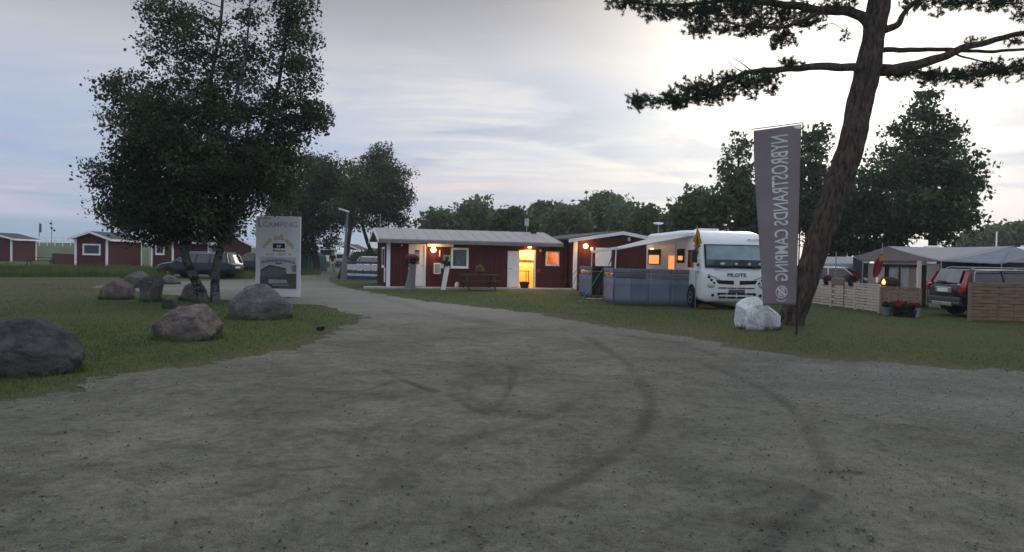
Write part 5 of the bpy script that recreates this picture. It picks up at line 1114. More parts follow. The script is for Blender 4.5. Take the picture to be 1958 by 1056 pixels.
# windbreak
wb = thing('windbreak', 'blue grey fabric windbreak with clear strip round the awning', 'windbreak', (0, 0, 0))
M_wbk = cloth_mat('windbreak_cloth', (.185, .225, .295), .25, .15, 1.4); M_wbl = cloth_mat('pale_windbreak_cloth', (.30, .28, .34), .25, .12, 1.4); M_clear = glass_mat('clear_film', (.12, .14, .17), .2, .55)
wpts = [G(1107, 565), G(1131, 571)], [G(1153, 577), G(1172, 583)], [G(1172, 583), G(1206, 585)], [G(1206, 585), G(1240, 585)], [G(1240, 585), G(1283, 586)], [G(1283, 586), G(1326, 587)]
wb.location = tuple(wpts[1][0]); W0 = Vector(wb.location)
for i, (a, b) in enumerate(wpts):
    a, b = a - W0, b - W0; d = (b - a); n_ = Vector((-d.y, d.x, 0)).normalized(); H_ = 1.27
    def sheet(z0, z1, name, mat, sag=.05):
        m = MB(); nn = 8
        for j in range(nn + 1):
            for kz in range(5):
                u = j / nn; z = z0 + (z1 - z0) * kz / 4; p = a.lerp(b, u) + n_ * (sag * math.sin(math.pi * u) * math.sin(math.pi * (z / H_) * .9 + .2) + .012 * math.sin(9 * u + i)) + Vector((0, 0, z)); m.v.append(tuple(p))
        m.f = [(j * 5 + k_, (j + 1) * 5 + k_, (j + 1) * 5 + k_ + 1, j * 5 + k_ + 1) for j in range(nn) for k_ in range(4)]
        o_ = m.build(name, mat, wb, smooth=60); s2 = o_.modifiers.new('thickness', 'SOLIDIFY'); s2.thickness = .004; return o_
    mt_ = M_wbl if i == 1 else M_wbk
    sheet(.03, .94, 'fabric_panel', mt_); sheet(.945, 1.115, 'clear_strip', M_clear, .02); sheet(1.12, H_, 'top_band', mt_, .01)
    for p in ((a, b) if i in (0, 5) else (a,)): MB().tube([p + Vector((0, 0, -.05)), p + Vector((0, 0, H_ + .02))], .011, 6).build('pole', MT('slate_blue_pole', (.10, .12, .16), .6), wb)
# things inside the windbreak
q = G(1143, 568); c_ = thing('camping_cupboard', 'dark green folding cupboard seen through the windbreak gap', 'cupboard', (q.x, q.y + .7, 0)); MB().box(-.45, .45, -.2, .2, .05, 1.0).build('cabinet', MT('dark_green_cloth', (.010, .028, .026), .8), c_, bevel=.02); MB().box(-.48, .48, -.23, .23, 1.0, 1.04).build('top', M_dark, c_)
for x in (-.4, .4): MB().box(x - .02, x + .02, -.18, .18, 0, .05).build('foot', M_metal, c_)
q = G(1143, 574); o = MB().box(-.4, .4, -.22, .22, .0, .05).build('step_board', MT('pale_plank', (.26, .22, .17), .8), None, bevel=.01); o.location = (q.x, q.y + .3, .0); tag(o, 'pale plank step lying in the windbreak gap', 'step')
# yellow hanging windsock with first-aid box on a thin pole
q = G(1329, 590); wk = thing('windsock', 'yellow hanging windsock on a thin pole beside the motorhome', 'windsock', (q.x, q.y, 0)); s = q.y / FPX
MB().tube([(0, 0, 0), (0, 0, 2.75)], .012, 6).build('pole', M_metal, wk)
pr = [(0.0, 2.70), (.09, 2.50), (.12, 2.33), (.19, 2.15), (.10, 2.12), (.14, 2.0), (.07, 1.95), (.04, 1.80), (0, 1.86), (-.05, 1.78), (-.06, 1.98), (-.12, 2.1), (-.06, 2.14), (-.15, 2.25), (-.07, 2.45)]
MB().slab([(x * .9, -.05, z) for x, z in pr], (0, .03, 0)).build('yellow_cloth', cloth_mat('yellow_cloth', (.62, .34, .02), .4, .15, 6), wk)
MB().slab([(0, -.053, 2.45), (.05, -.053, 2.3), (.04, -.053, 2.12), (.0, -.053, 2.05), (-.04, -.053, 2.15), (-.03, -.053, 2.3)], (0, .002, 0)).build('dark_emblem', MT('brown_print', (.12, .05, .02), .8), wk)
fa_ = thing('first_aid_box', 'white rounded box with a dark cross hanging beside the windscreen', 'box', (q.x + .02, q.y - .12, 1.22)); MB().box(-.11, .11, -.05, .05, 0, .46).build('case', M_white, fa_, bevel=.04, seg=2); MB().box(-.05, .05, -.056, -.0515, .21, .25).box(-.02, .02, -.058, -.0562, .18, .28).build('cross', M_dark, fa_)
q = G(1352, 589); o = MB().slab([(-.3, -.15, 0), (.3, -.15, 0), (.3, -.15, .03), (-.02, -.15, .12), (-.3, -.15, .12)], (0, .3, 0)).build('levelling_ramp', MT('yellow_plastic', (.42, .22, .05), .6), None, bevel=.01); o.location = (q.x, q.y + .1, 0); tag(o, 'yellow plastic levelling ramp in front of the motorhome wheel', 'ramp')
# ---------------------------------------------------------------- campsite banner
q = G(1523, 641); Yq = q.y; bn = thing('campsite_banner', 'tall grey brown banner flag with mirrored white lettering beside the pine', 'banner', (q.x, q.y, 0))
TL, TR, BL, BR = [Vector(AT(px, py, Yq)) - q for px, py in ((1441, 250), (1519, 237), (1457, 584), (1521, 584))]
TR.x = -.03; BR.x = -.03
def bpt(u, v, off=0.0):
    p = TL.lerp(TR, u).lerp(BL.lerp(BR, u), v); w = .07 * math.sin(5.2 * v + 2.6 * u) * (1 - u) + .03 * math.sin(10 * v - 4 * u) * (1 - u) * (.4 + u) + .03 * (1 - u) * math.sin(3.1 * u)
    return Vector((p.x, w - off, p.z))
m = MB(); nu, nv = 24, 64
for j in range(nv + 1):
    for i in range(nu + 1): m.v.append(tuple(bpt(i / nu, j / nv)))
m.f = [(j * (nu + 1) + i, j * (nu + 1) + i + 1, (j + 1) * (nu + 1) + i + 1, (j + 1) * (nu + 1) + i) for j in range(nv) for i in range(nu)]
M_bn = cloth_mat('grey_brown_flag_cloth', (.34, .30, .315), .5, .10, 1.2); fl = m.build('flag', M_bn, bn, smooth=60); sm = fl.modifiers.new('thickness', 'SOLIDIFY'); sm.thickness = .002; sm.offset = 1.0
MB().tube([(0, 0, -.1), (0, 0, .35)], [.024, .022], 10).build('ground_spike', M_dark, bn)
MB().tube([(0, 0, .3), (0, .0, TR.z + .03)], [.016, .012], 10).build('pole', M_dark, bn)
Q, Rr = resample([Vector((0, 0, TR.z + .03)), TR.lerp(TL, .12) + Vector((0, .02, .03)), TL + Vector((-.04, .02, .03))], .011, 10); MB().tube(Q, Rr, 8).build('top_arm', M_metal, bn)
MB().slab([bpt(.82, .002, .004), bpt(.995, -.0, .004), bpt(.99, .026, .004), bpt(.88, .02, .004)], (0, -.002, 0)).build('corner_patch', M_white, bn)
V, Fc = text2d('NYBROSTRANDS CAMPING', 1.0, .012); xs = [v[0] for v in V]; ys_ = [v[1] for v in V]; w0, w1 = min(xs), max(xs); h0, h1 = min(ys_), max(ys_)
v0, v1 = .045, .862; uL, uR = (.42, .78)   # letter tops towards the free edge
me = bpy.data.meshes.new('lettering'); vv = []
for x, y in V:
    v = v0 + (v1 - v0) * (x - w0) / (w1 - w0); u = .72 + .03 * v - (.36) * (y - h0) / (h1 - h0) ; vv.append(tuple(bpt(u, v, .013)))
me.from_pydata(vv, [], Fc); me.update(); link('lettering', me, cloth_mat('white_print_on_cloth', (.80, .79, .81), .3, .05), bn)
M_pr = cloth_mat('white_print_on_cloth', (.80, .79, .81), .3, .05); em = MB(); uc, vc = .575, .925; ru, rv = .17, .036
for k in range(24):
    a0, a1 = 2 * math.pi * k / 24, 2 * math.pi * (k + 1) / 24
    em.add([bpt(uc + ru * r * math.cos(a), vc + rv * r * math.sin(a), .013) for a, r in ((a0, 1), (a1, 1), (a1, .86), (a0, .86))], [(0, 1, 2, 3)])
    if 2 < k < 9: em.add([bpt(uc + ru * r * math.cos(a), vc + .012 + rv * r * math.sin(a), .013) for a, r in ((a0, 1.22), (a1, 1.22), (a1, 1.08), (a0, 1.08))], [(0, 1, 2, 3)])
for (a, b, w) in (((-.7, -.55), (.7, .5), .20), ((-.1, -.7), (.55, -.1), .13), ((-.55, .1), (.15, .7), .13), ((-.5, .62), (-.25, .35), .1), ((.3, -.75), (.55, -.5), .1)):
    d = Vector((b[0] - a[0], b[1] - a[1])); n_ = Vector((-d.y, d.x)).normalized() * w
    em.add([bpt(uc + ru * x, vc + rv * y, .0135) for x, y in ((a[0] + n_.x, a[1] + n_.y), (b[0] + n_.x, b[1] + n_.y), (b[0] - n_.x, b[1] - n_.y), (a[0] - n_.x, a[1] - n_.y))], [(0, 1, 2, 3)])
em.build('emblem', M_pr, bn)
# ---------------------------------------------------------------- white sign board
q = G(530.5, 569); s = q.y / FPX; sb = thing('sign_board', 'tall white advertising board with yellow arch and house picture', 'sign', (q.x, q.y, 0), R(-3))
X = lambda px: (px - 530.5) * s; Z = lambda py: (571.5 - py) * s
MB().box(X(487), X(574), 0, .05, Z(570), Z(416.5)).build('board', MT('sign_white', (.78, .79, .82), .55, .06, 2), sb, bevel=.006)
for px in (507, 550): MB().box(X(px) - .05, X(px) + .05, .052, .16, -.1, Z(405)).build('post', MT('red_post_paint', (.10, .045, .05), .8), sb)
def pr_(px0, py0, px1, py1, name, mat, lift=.004): return MB().box(X(px0), X(px1), -lift, -lift + .0035, Z(py1), Z(py0)).build(name, mat, sb)
M_pink = MT('faded_pink_print', (.56, .44, .55), .7); M_pinkr = MT('faded_red_print', (.48, .22, .29), .7); M_yel = MT('faded_yellow_print', (.60, .50, .24), .7); M_ink = MT('dark_ink', (.02, .02, .025), .6); M_bl = MT('blue_ink', (.07, .08, .20), .6)
pr_(491.5, 419, 494.5, 437, 'bracket_print', M_pinkr); pr_(494.5, 419, 516, 421, 'bracket_print', M_pinkr); pr_(494.5, 435, 498, 437.5, 'bracket_print', M_pinkr)
flat_text('CAMPING', .20, lambda x, y: (X(534) + x, -.004, Z(437) + y * 1.35), 'faded_heading', M_pink, sb, .004, width=68 * s)
flat_text('18', .09, lambda x, y: (X(537) + x, -.004, Z(455) + y), 'number_print', M_ink, sb, .002)
arc = MB(); rd = random.Random(4)
for k in range(22):
    t = (k + .5) / 22; px = 501 + 60 * t; py = 478 - 20.5 * math.sin(math.pi * t) ** .75; tl = math.cos(math.pi * t) * .55
    if k in (6, 7, 15): continue
    w, h = .030, rd.uniform(.05, .075); c = Vector((X(px), -.004, Z(py))); rx = Matrix.Rotation(-tl, 3, 'Y') if False else Matrix.Rotation(tl * -1, 3, 'Y')
    arc.add([c + rx @ Vector(p) for p in ((-w, 0, -h), (w, 0, -h), (w * .8, 0, h), (-w * .8, 0, h))], [(0, 1, 2, 3)])
arc.build('arched_lettering', M_yel, sb)
pr_(520.5, 468, 544, 477.5, 'logo_plate', M_ink); flat_text('NP', .12, lambda x, y: (X(532.5) + x, -.006, Z(475.8) + y), 'logo_lettering', M_white, sb, .004)
flat_text('Bokning', .10, lambda x, y: (X(532.5) + x, -.004, Z(483.5) + y), 'caption_lettering', MT('grey_ink', (.12, .13, .15), .6), sb, .003, width=24 * s)
yl = MB()
for k in range(15):
    if k in (5, 6, 12): continue
    x = X(507 + 3.3 * k); yl.box(x, x + .042, -.004, -.0005, Z(491), Z(486.5))
yl.build('yellow_line_lettering', M_yel, sb)
pp = pr_(496, 494, 567, 554.5, 'picture_sky', MT('print_sky', (.48, .52, .56), .5, .1, 3))
flat_text('HUSVAGNSUTHYRNING', .11, lambda x, y: (X(531) + x, -.007, Z(502.5) + y - .10 * (x / (35 * s)) ** 2), 'blue_heading', M_bl, sb, .004, width=66 * s)
pr_(526, 504.5, 539, 507.5, 'small_caption', MT('grey_ink', (.12, .13, .15), .6), .007)
def prp(pts, name, col, lift): return MB().slab([(X(a), -lift, Z(b)) for a, b in pts], (0, .0025, 0)).build(name, MT(name, col, .5, .3, 7), sb)
prp([(496, 532), (567, 530), (567, 554.5), (496, 554.5)], 'print_ground', (.075, .085, .075), .0075)
prp([(497, 519), (514, 510), (547, 517), (547, 532), (497, 532)], 'print_house', (.12, .15, .17), .0085)
prp([(496.5, 520), (514.5, 509.5), (546, 515), (546, 517), (515, 512.5), (497, 522)], 'print_roof', (.03, .035, .045), .0105)
prp([(540, 526), (567, 525), (567, 530), (535, 532)], 'print_hedge', (.10, .07, .06), .0105)
prp([(513, 537), (548, 537), (550, 544), (513, 545)], 'print_caravan', (.34, .36, .38), .0105); prp([(520, 547), (552, 547), (552, 549), (520, 549)], 'print_line', (.30, .30, .30), .0105)
prp([(556, 512), (567, 508), (567, 522), (560, 522)], 'print_tree', (.20, .22, .21), .0105)
# ---------------------------------------------------------------- lamp post, blue rails
q = G(657, 536); s = q.y / FPX; lp = thing('lamp_post', 'grey lamp post with flat white lamp head leaning slightly', 'street lamp', (q.x, q.y, 0))
tx = (AT(664.5, 405, q.y) - q).x; tz = AT(664.5, 405, q.y).z
MB().tube([(0, 0, -.2), (tx * .3, 0, tz * .35), (tx * .32, 0, tz * .355)], [.20, .14, .10], 12).build('base', MT('weathered_grey_wood', (.15, .17, .18), .8, bmp=.2), lp, smooth=50); MB().tube([(tx * .3, 0, tz * .34), (tx, 0, tz)], [.085, .06], 12).build('pole', MT('grey_post_paint', (.13, .16, .17), .5), lp, smooth=50)
MB().beam((tx + .10, 0, tz - .02), (tx - .50, -.1, tz + .16), .26, .11).build('lamp_head', MT('pale_lamp_housing', (.55, .55, .53), .5), lp, bevel=.03)
q0, q1 = G(664, 534), G(724, 536.5); d = q1 - q0; bz = math.atan2(d.y, d.x); bl_ = d.length; br_ = thing('rail_fence', 'low blue and white rail fence beside the hut', 'fence', tuple(q0), bz); M_blu = MT('blue_fence_paint', (.022, .055, .13), .6); M_wf = MT('white_fence_board', (.52, .53, .54), .6)
for i in range(5): MB().box(i * bl_ / 4 - .035, i * bl_ / 4 + .035, -.03, .04, 0, 1.05).build('post', M_blu, br_)
for (z0, z1, mt_, y) in ((.98, 1.12, M_blu, -.055), (.60, .94, M_wf, -.052), (.40, .56, M_blu, -.055), (.24, .37, M_wf, -.052), (.02, .21, M_blu, -.055)): MB().box(0, bl_, y, y + .02, z0, z1).build('rail', mt_, br_)
# teal tent behind the sign
q = G(590, 519); tt_ = thing('teal_tent', 'small teal tent behind the white sign board', 'tent', (q.x, q.y + 1.0, 0)); M_teal = cloth_mat('teal_cloth', (.02, .09, .11), .3)
MB().slab([(-1.3, -.9, 0), (1.0, -.9, 0), (.85, -.9, 1.35), (.0, -.9, 1.75), (-1.1, -.9, 1.4)], (0, 2.4, 0)).build('canopy', M_teal, tt_, bevel=.06); MB().slab([(.05, -.915, .05), (.5, -.915, .05), (.28, -.915, 1.3)], (0, .012, 0)).build('door_flap', cloth_mat('pale_teal_cloth', (.12, .22, .25), .3), tt_); MB().tube([(0, -.93, 0), (0, -.93, 1.78)], .02, 6).build('pole', M_metal, tt_)
q = G(608, 517); bx = thing('waste_bin', 'dark blue wheeled bin beside the teal tent', 'bin', (q.x, q.y, 0)); MB().loft([rring(.26, -.24, .24, 0, .04), rring(.32, -.3, .3, 1, .04)]).build('bin_body', MT('navy_plastic', (.012, .018, .04), .6), bx); bx.children[0].rotation_euler = (R(90), 0, 0); MB().box(-.35, .35, -.34, .34, 1.0, 1.06).build('lid', M_dark, bx, bevel=.02)
for x in (-.28, .28): MB().lathe([(.1, -.03), (.1, .03)], 12, (x, .28, .1), axis='x').build('wheel', M_black, bx)
# ---------------------------------------------------------------- walking person far up the road
q = G(635.5, 525); pe = thing('person', 'person in black top and pale trousers walking up the gravel road', 'person', (q.x, q.y, 0), R(8)); M_skin = MT('skin', (.35, .22, .17), .6, .05)
def skin_mesh(name, joints, edges, mat, parent, root=0, sub=2):
    me = bpy.data.meshes.new(name); me.from_pydata([j[:3] for j in joints], edges, []); o = link(name, me, mat, parent)
    md = o.modifiers.new('skin', 'SKIN'); sv = me.skin_vertices[0].data if me.skin_vertices else None
    if sv is None:
        bm = bmesh.new(); bm.from_mesh(me); bm.verts.layers.skin.verify(); bm.to_mesh(me); bm.free(); sv = me.skin_vertices[0].data
    for i, j in enumerate(joints):
        r = j[3]; sv[i].radius = (r, r) if not hasattr(r, '__len__') else r; sv[i].use_root = (i == root)
    md.use_smooth_shade = True; s_ = o.modifiers.new('smooth', 'SUBSURF'); s_.levels = s_.render_levels = sub; return o
J = [(0, 0, .92, .135), (0, 0, 1.12, .125), (0, 0, 1.32, .15), (0, 0, 1.45, .06), (0, -.01, 1.52, .055), (0, -.02, 1.60, .095), (0, -.015, 1.69, .085),
     (-.17, 0, 1.38, .06), (-.22, .05, 1.12, .045), (-.21, -.05, .90, .036), (-.20, -.10, .80, .03), (.17, 0, 1.38, .06), (.22, -.05, 1.12, .045), (.21, -.14, .92, .036), (.20, -.19, .83, .03),
     (-.09, 0, .86, .095), (-.10, -.10, .48, .065), (-.10, -.02, .09, .045), (-.10, -.15, .04, .04), (.09, 0, .86, .095), (.10, .06, .48, .065), (.10, .24, .12, .045), (.10, .12, .04, .04)]
E = [(0, 1), (1, 2), (2, 3), (3, 4), (4, 5), (5, 6), (2, 7), (7, 8), (8, 9), (9, 10), (2, 11), (11, 12), (12, 13), (13, 14), (0, 15), (15, 16), (16, 17), (17, 18), (0, 19), (19, 20), (20, 21), (21, 22)]
skin_mesh('body', J, E, M_skin, pe)
JS = [(j[0], j[1], j[2], j[3] + .018) for j in J[:3]] + [(-.17, 0, 1.38, .078), (-.215, .04, 1.17, .066), (.17, 0, 1.38, .078), (.215, -.04, 1.17, .066), (0, 0, 1.43, .075)]
skin_mesh('shirt', JS, [(0, 1), (1, 2), (2, 3), (3, 4), (2, 5), (5, 6), (2, 7)], MT('black_cotton', (.010, .010, .012), .9), pe)
JT = [(0, 0, .93, .145)] + [(j[0], j[1], j[2], j[3] + .02) for j in J[15:18]] + [(j[0], j[1], j[2], j[3] + .02) for j in J[19:22]]
skin_mesh('trousers', JT, [(0, 1), (1, 2), (2, 3), (0, 4), (4, 5), (5, 6)], MT('pale_cotton', (.30, .31, .32), .9), pe)
MB().sphere((0, .01, 1.675), (.098, .105, .085), 12, 8).build('hair', MT('brown_hair', (.05, .035, .025), .8), pe, smooth=60)
for s_ in (-1, 1): MB().box(s_ * .10 - .045, s_ * .10 + .045, -.18 if s_ < 0 else .06, .08 if s_ < 0 else .3, .0, .07).build('shoe', M_dark, pe, bevel=.02)
# ---------------------------------------------------------------- things in front of the hut
def leaf_clump(name, parent, c, rad, n, size, mat, seed, flat=1.0):
    rg_ = np.random.default_rng(seed); d = rg_.normal(size=(n, 3)); d /= np.linalg.norm(d, axis=1)[:, None]; P = np.array(c) + d * np.array(rad) * (rg_.random(n) ** .4)[:, None]
    V, Fq = leaf_quads(P, size, rg_, .1); return mesh_np(name, V, Fq, mat, parent, tint=np.repeat(rg_.random(n), 4))
lf_pot = leaf_mat('pot_plant_leaf', (.012, .03, .012), (.05, .085, .03)); fl_pink = leaf_mat('pink_petal', (.22, .02, .11), (.50, .05, .22)); fl_red = leaf_mat('red_petal', (.16, .008, .015), (.38, .03, .04)); fl_yel = leaf_mat('pale_petal', (.16, .14, .06), (.30, .26, .12))
p = onslab(788, -1.15); p.z = 0; stp = thing('stump_planter', 'grey tree stump carrying a pot of pink flowers by the white door', 'planter', tuple(p)); hh = 1.15
Q, Rr = resample([Vector((-.12, 0, -.05)), Vector((-.05, 0, .45)), Vector((.0, 0, .95)), Vector((.02, 0, hh + .02))], [.27, .19, .16, .16], 14); MB().tube(Q, Rr, 14, rough=.12, seed=3).build('stump', MT('silvery_wood', (.17, .175, .175), .9, .3, 4, scl=(6, 6, .6), bmp=.4), stp, smooth=60)
MB().lathe([(.13, hh), (.20, hh + .26), (.22, hh + .26), (.19, hh + .22)], 14, (.02, 0, 0)).build('flower_pot', M_dark, stp); leaf_clump('foliage', stp, (0, 0, hh + .22), (.32, .26, .20), 420, .09, lf_pot, 3); leaf_clump('flowers', stp, (-.05, -.05, hh + .36), (.30, .24, .13), 240, .07, fl_pink, 4); leaf_clump('foliage', stp, (-.26, 0, hh + .0), (.12, .12, .16), 120, .08, lf_pot, 5)
p = onslab(851, -1.2); p.z = 0; a = FR.i @ p; lsp = thing('leaning_signpost', 'leaning white board post with a small green sign and plants', 'sign', tuple(p), R(15))
MB().beam((-.10, 0, -.05), (.10, 0, 1.12), .22, .05, up=(0, 1, 0)).build('white_board', M_white, lsp); MB().tube([(-.18, .02, -.05), (-.10, .02, 1.3)], .03, 6).build('dark_stake', M_dark, lsp)
MB().box(-.12, .22, -.06, -.03, 1.32, 1.62).build('green_sign', MT('pale_green_print', (.30, .36, .28), .6), lsp); MB().box(-.04, .14, -.066, -.0605, 1.40, 1.54).build('sign_picture', MT('dark_green_print', (.03, .07, .04), .6), lsp); leaf_clump('plants', lsp, (0, 0, 1.25), (.24, .16, .18), 320, .08, lf_pot, 8); MB().lathe([(.08, 1.0), (.11, 1.2)], 10, (-.16, 0, 0)).build('white_pot', M_white, lsp)
p = onslab(917, -1.35); p.z = .742; pt = thing('table_plant', 'small pale flowering plant standing on the picnic table', 'plant', tuple(p)); MB().lathe([(.07, 0), (.11, .15), (.10, .14)], 12).build('pot', MT('dark_clay', (.06, .035, .03), .8), pt); leaf_clump('foliage', pt, (0, 0, .27), (.22, .2, .18), 320, .07, fl_yel, 11)
p = onslab(1003, -.62); pk = thing('black_bucket', 'low black tub standing at the lit doorway', 'tub', tuple(p)); MB().lathe([(.18, 0), (.25, .24), (.27, .24), (.27, .28), (.23, .28), (.20, .12)], 16).build('tub', M_dark, pk, smooth=40); leaf_clump('wilted_plant', pk, (0, 0, .27), (.2, .2, .05), 90, .06, lf_pot, 13)
p = onslab(873, -.4); wp = thing('water_jug', 'small white jug on the slab below the service window', 'jug', tuple(p)); MB().lathe([(.08, 0), (.09, .03), (.09, .16), (.04, .22), (.045, .26)], 12).build('jug_body', M_white, wp, smooth=50); MB().tube([(.04, 0, .24), (.13, 0, .2), (.09, 0, .06)], .012, 6).build('handle', M_white, wp)
# small dark things lying on the lawn
q = G(320, 591); o = MB().loft([rring(.155, 0.0, .26, 0, .05), rring(.17, .0, .24, .15, .05), rring(.13, .0, .2, .3, .05)]).build('dark_stone_block', rk_g, None, smooth=50); o.data.materials.clear(); o.data.materials.append(M_roof_dark); o.location = (q.x, q.y, -.01); tag(o, 'small dark squared block on the grass before the birch', 'block')
q = G(612, 632); mb = MB()
mb.sphere((0, 0, .04), (.085, .06, .05), 10, 7); mb.sphere((.06, -.01, .06), (.05, .04, .035), 8, 6); o = mb.build('dark_clod', M_black, None, smooth=50); o.location = (q.x, q.y, 0); tag(o, 'tiny dark clod lying at the lawn edge', 'clod')
q = G(540, 575); o = MB().lathe([(.05, 0), (.06, .05), (.03, .09)], 8).build('ground_spotlight', M_dark, None); o.location = (q.x, q.y, 0); tag(o, 'small black spotlight at the foot of the sign board', 'spotlight')
# ---------------------------------------------------------------- fences on the right
M_pale = MT('pale_fence_wood', (.56, .48, .42), .85, .22, 2.5, scl=(1, 8, 8), bmp=.2); M_brn = MT('brown_fence_wood', (.22, .145, .095), .85, .25, 2.5, scl=(1, 8, 8), bmp=.2); M_brn2 = MT('tan_fence_wood', (.25, .175, .12), .85, .25, 2.5, scl=(1, 8, 8), bmp=.2)
def slat_fence(name, label, pts, n, h, mat, gap=.012, weave=.018, batt=2, postmat=None, group=None, seed=1, top=True):
    P0 = Vector(pts[0]); t = thing(name, label, 'fence', (P0.x, P0.y, 0), 0, group); rd_ = random.Random(seed)
    for i, (a, b) in enumerate(zip(pts[:-1], pts[1:])):
        a, b = Vector((a[0] - P0.x, a[1] - P0.y, 0)), Vector((b[0] - P0.x, b[1] - P0.y, 0)); d = b - a; L_ = d.length; rz = math.atan2(d.y, d.x); mx = Matrix.Translation(a) @ Matrix.Rotation(rz, 4, 'Z'); sh_ = h / n
        for k in range(n):
            m = MB(); nn = 8; z0, z1 = .04 + k * sh_ + gap / 2, .04 + (k + 1) * sh_ - gap / 2; ring = []
            jz = rd_.uniform(-.003, .003)
            for j in range(nn + 1):
                x = .05 + (L_ - .10) * j / nn; y = weave * math.cos(math.pi * (batt + 1) * j / nn) * (1 if k % 2 else -1)
                ring.append([(x, y - .008, z0 + jz), (x, y + .008, z0 + jz), (x, y + .008, z1 + jz), (x, y - .008, z1 + jz)])
            m.loft(ring); m.v = [tuple(mx @ Vector(p)) for p in m.v]; m.build('slat', mat, t)
        for bb in range(batt):
            x = L_ * (bb + 1) / (batt + 1); m = MB().box(x - .018, x + .018, -.007, .007, .03, h + .04); m.v = [tuple(mx @ Vector(p)) for p in m.v]; m.build('batten', mat, t)
        for x in ((0,) if i < len(pts) - 2 else (0, L_)): m = MB().box(x - .04, x + .04, -.04, .04, 0, h + .06); m.v = [tuple(mx @ Vector(p)) for p in m.v]; m.build('post', postmat or mat, t)
        if top: m = MB().box(.045, L_ - .045, -.03, .03, h + .042, h + .075); m.v = [tuple(mx @ Vector(p)) for p in m.v]; m.build('cap_rail', mat, t)
    return t
F1 = [G(1540, 580), G(1589, 586.5), G(1635, 592.5), G(1682, 599.5)]; slat_fence('slatted_fence', 'pale woven slatted fence in front of the brown tent', F1, 9, .86, M_pale, .022)
F2 = [G(1684, 601), G(1721, 604), G(1758, 606)]; slat_fence('slatted_fence', 'darker tan plank fence with flower pots before it', F2, 7, .82, M_brn2, .012, .006, 1, seed=3)
F3 = [G(1853, 614), G(1970, 617.5), G(2090, 621)]; slat_fence('plank_screen', 'brown woven plank screen beside the black estate car', F3, 11, 1.06, M_brn, .012, .02, 3, seed=5)
def atp(px, py, Y): v = AT(px, py, Y); return Vector((v.x, v.y, v.z))
# tall light post, rails, torch, barbecue, pots
q = G(1757.5, 606); o = MB().box(-.05, .05, -.05, .05, 0, 1.72).build('wooden_post', M_pale, None, bevel=.008); o.location = (q.x + .02, q.y + .12, 0); tag(o, 'tall pale wooden post at the end of the tan fence', 'post')
b_ = F2[0].lerp(F2[1], .35); tc_ = thing('garden_torch', 'burning garden torch behind the tan fence', 'torch', (b_.x, b_.y + .3, 0)); MB().tube([(0, 0, 0), (0, 0, .82)], .018, 8).build('stake', M_brn2, tc_); MB().lathe([(.03, .80), (.07, .86), (.07, .95), (.05, .96)], 12).build('oil_cup', M_dark, tc_)
fm = MB(); fm.lathe([(.015, .94), (.045, .98), (.05, 1.02), (.03, 1.07), (.0, 1.13)], 10).build('flame', emit_mat('torch_flame', (1.0, .36, .07), 5.0), tc_, smooth=60); point_light('torch_light', (0, -.1, 1.06), 3.5, (1, .42, .12), .06, tc_)
q = G(1722, 603); bq = thing('kettle_barbecue', 'black kettle barbecue standing behind the tan fence', 'barbecue', (q.x + .05, q.y + .9, 0)); zc = .98
MB().lathe([(.05, zc - .26), (.2, zc - .2), (.29, zc - .06), (.31, zc), (.30, zc + .03), (.26, zc + .02)], 18).build('kettle', M_black, bq, smooth=50); MB().lathe([(.31, zc + .04), (.28, zc + .13), (.15, zc + .2), (.0, zc + .21)], 18, (.03, .05, 0)).build('lid', M_black, bq, smooth=50)
for k in range(3): a = 2.1 * k + .4; MB().tube([(.08 * math.cos(a), .08 * math.sin(a), zc - .2), (.32 * math.cos(a), .32 * math.sin(a), 0)], .014, 6).build('leg', M_metal, bq)
def potted(label, loc, pot_r, pot_h, petals, seed, fr=.22, potmat=None, cat='plant', group='flower pots by the fences'):
    t = thing('flower_pot', label, cat, tuple(loc), group=group); MB().lathe([(pot_r * .7, 0), (pot_r, pot_h), (pot_r * 1.08, pot_h), (pot_r * 1.08, pot_h * .86), (pot_r * .85, pot_h * .8)], 12).build('pot', potmat or M_dark, t)
    leaf_clump('foliage', t, (0, 0, pot_h + fr * .45), (fr, fr * .8, fr * .7), 260, .075, lf_pot, seed)
    if petals: leaf_clump('flowers', t, (0, -.05, pot_h + fr * .8), (fr * .9, fr * .7, fr * .4), 130, .06, petals, seed + 50)
    return t
q = G(1694, 603); potted('grey pot with sparse plant before the tan fence', (q.x, q.y - .05, 0), .17, .26, None, 21, .14, MT('grey_pot', (.22, .25, .25), .7)); q = G(1713, 605); potted('dark pot of bright red flowers before the tan fence', (q.x, q.y - .08, 0), .16, .2, fl_red, 22, .26)
q = G(1730, 606); potted('pot of green leaves between the red flowers', (q.x, q.y - .1, 0), .15, .18, None, 23, .24); q = G(1741, 606.5); potted('pot with few red flowers beside the wooden post', (q.x, q.y - .08, 0), .14, .2, fl_red, 24, .20); q = G(1750, 607); potted('narrow grey pot at the foot of the wooden post', (q.x, q.y - .06, 0), .09, .3, None, 25, .12, MT('grey_pot', (.22, .25, .25), .7))
b_ = F1[2].lerp(F1[1], .02); potted('dark bushy plant in a hanging pot on the pale fence', (b_.x, b_.y + .25, .80), .15, .18, fl_red, 26, .24); b_ = F1[1].lerp(F1[0], .06); potted('small dark plant on the pale fence before the silver car', (b_.x, b_.y + .25, .78), .14, .16, fl_pink, 27, .18)
b_ = F1[1].lerp(F1[2], .5); d = F1[2] - F1[1]; pbx = thing('planter_box', 'brown wooden planter box along the top of the pale fence', 'planter', (b_.x, b_.y + .30, .0), math.atan2(d.y, d.x)); MB().box(-.42, .42, -.1, .1, .84, 1.05).build('box', M_brn, pbx, bevel=.008)
for x in (-.36, .36): MB().box(x - .03, x + .03, -.05, .05, 0, .838).build('leg', M_brn, pbx)
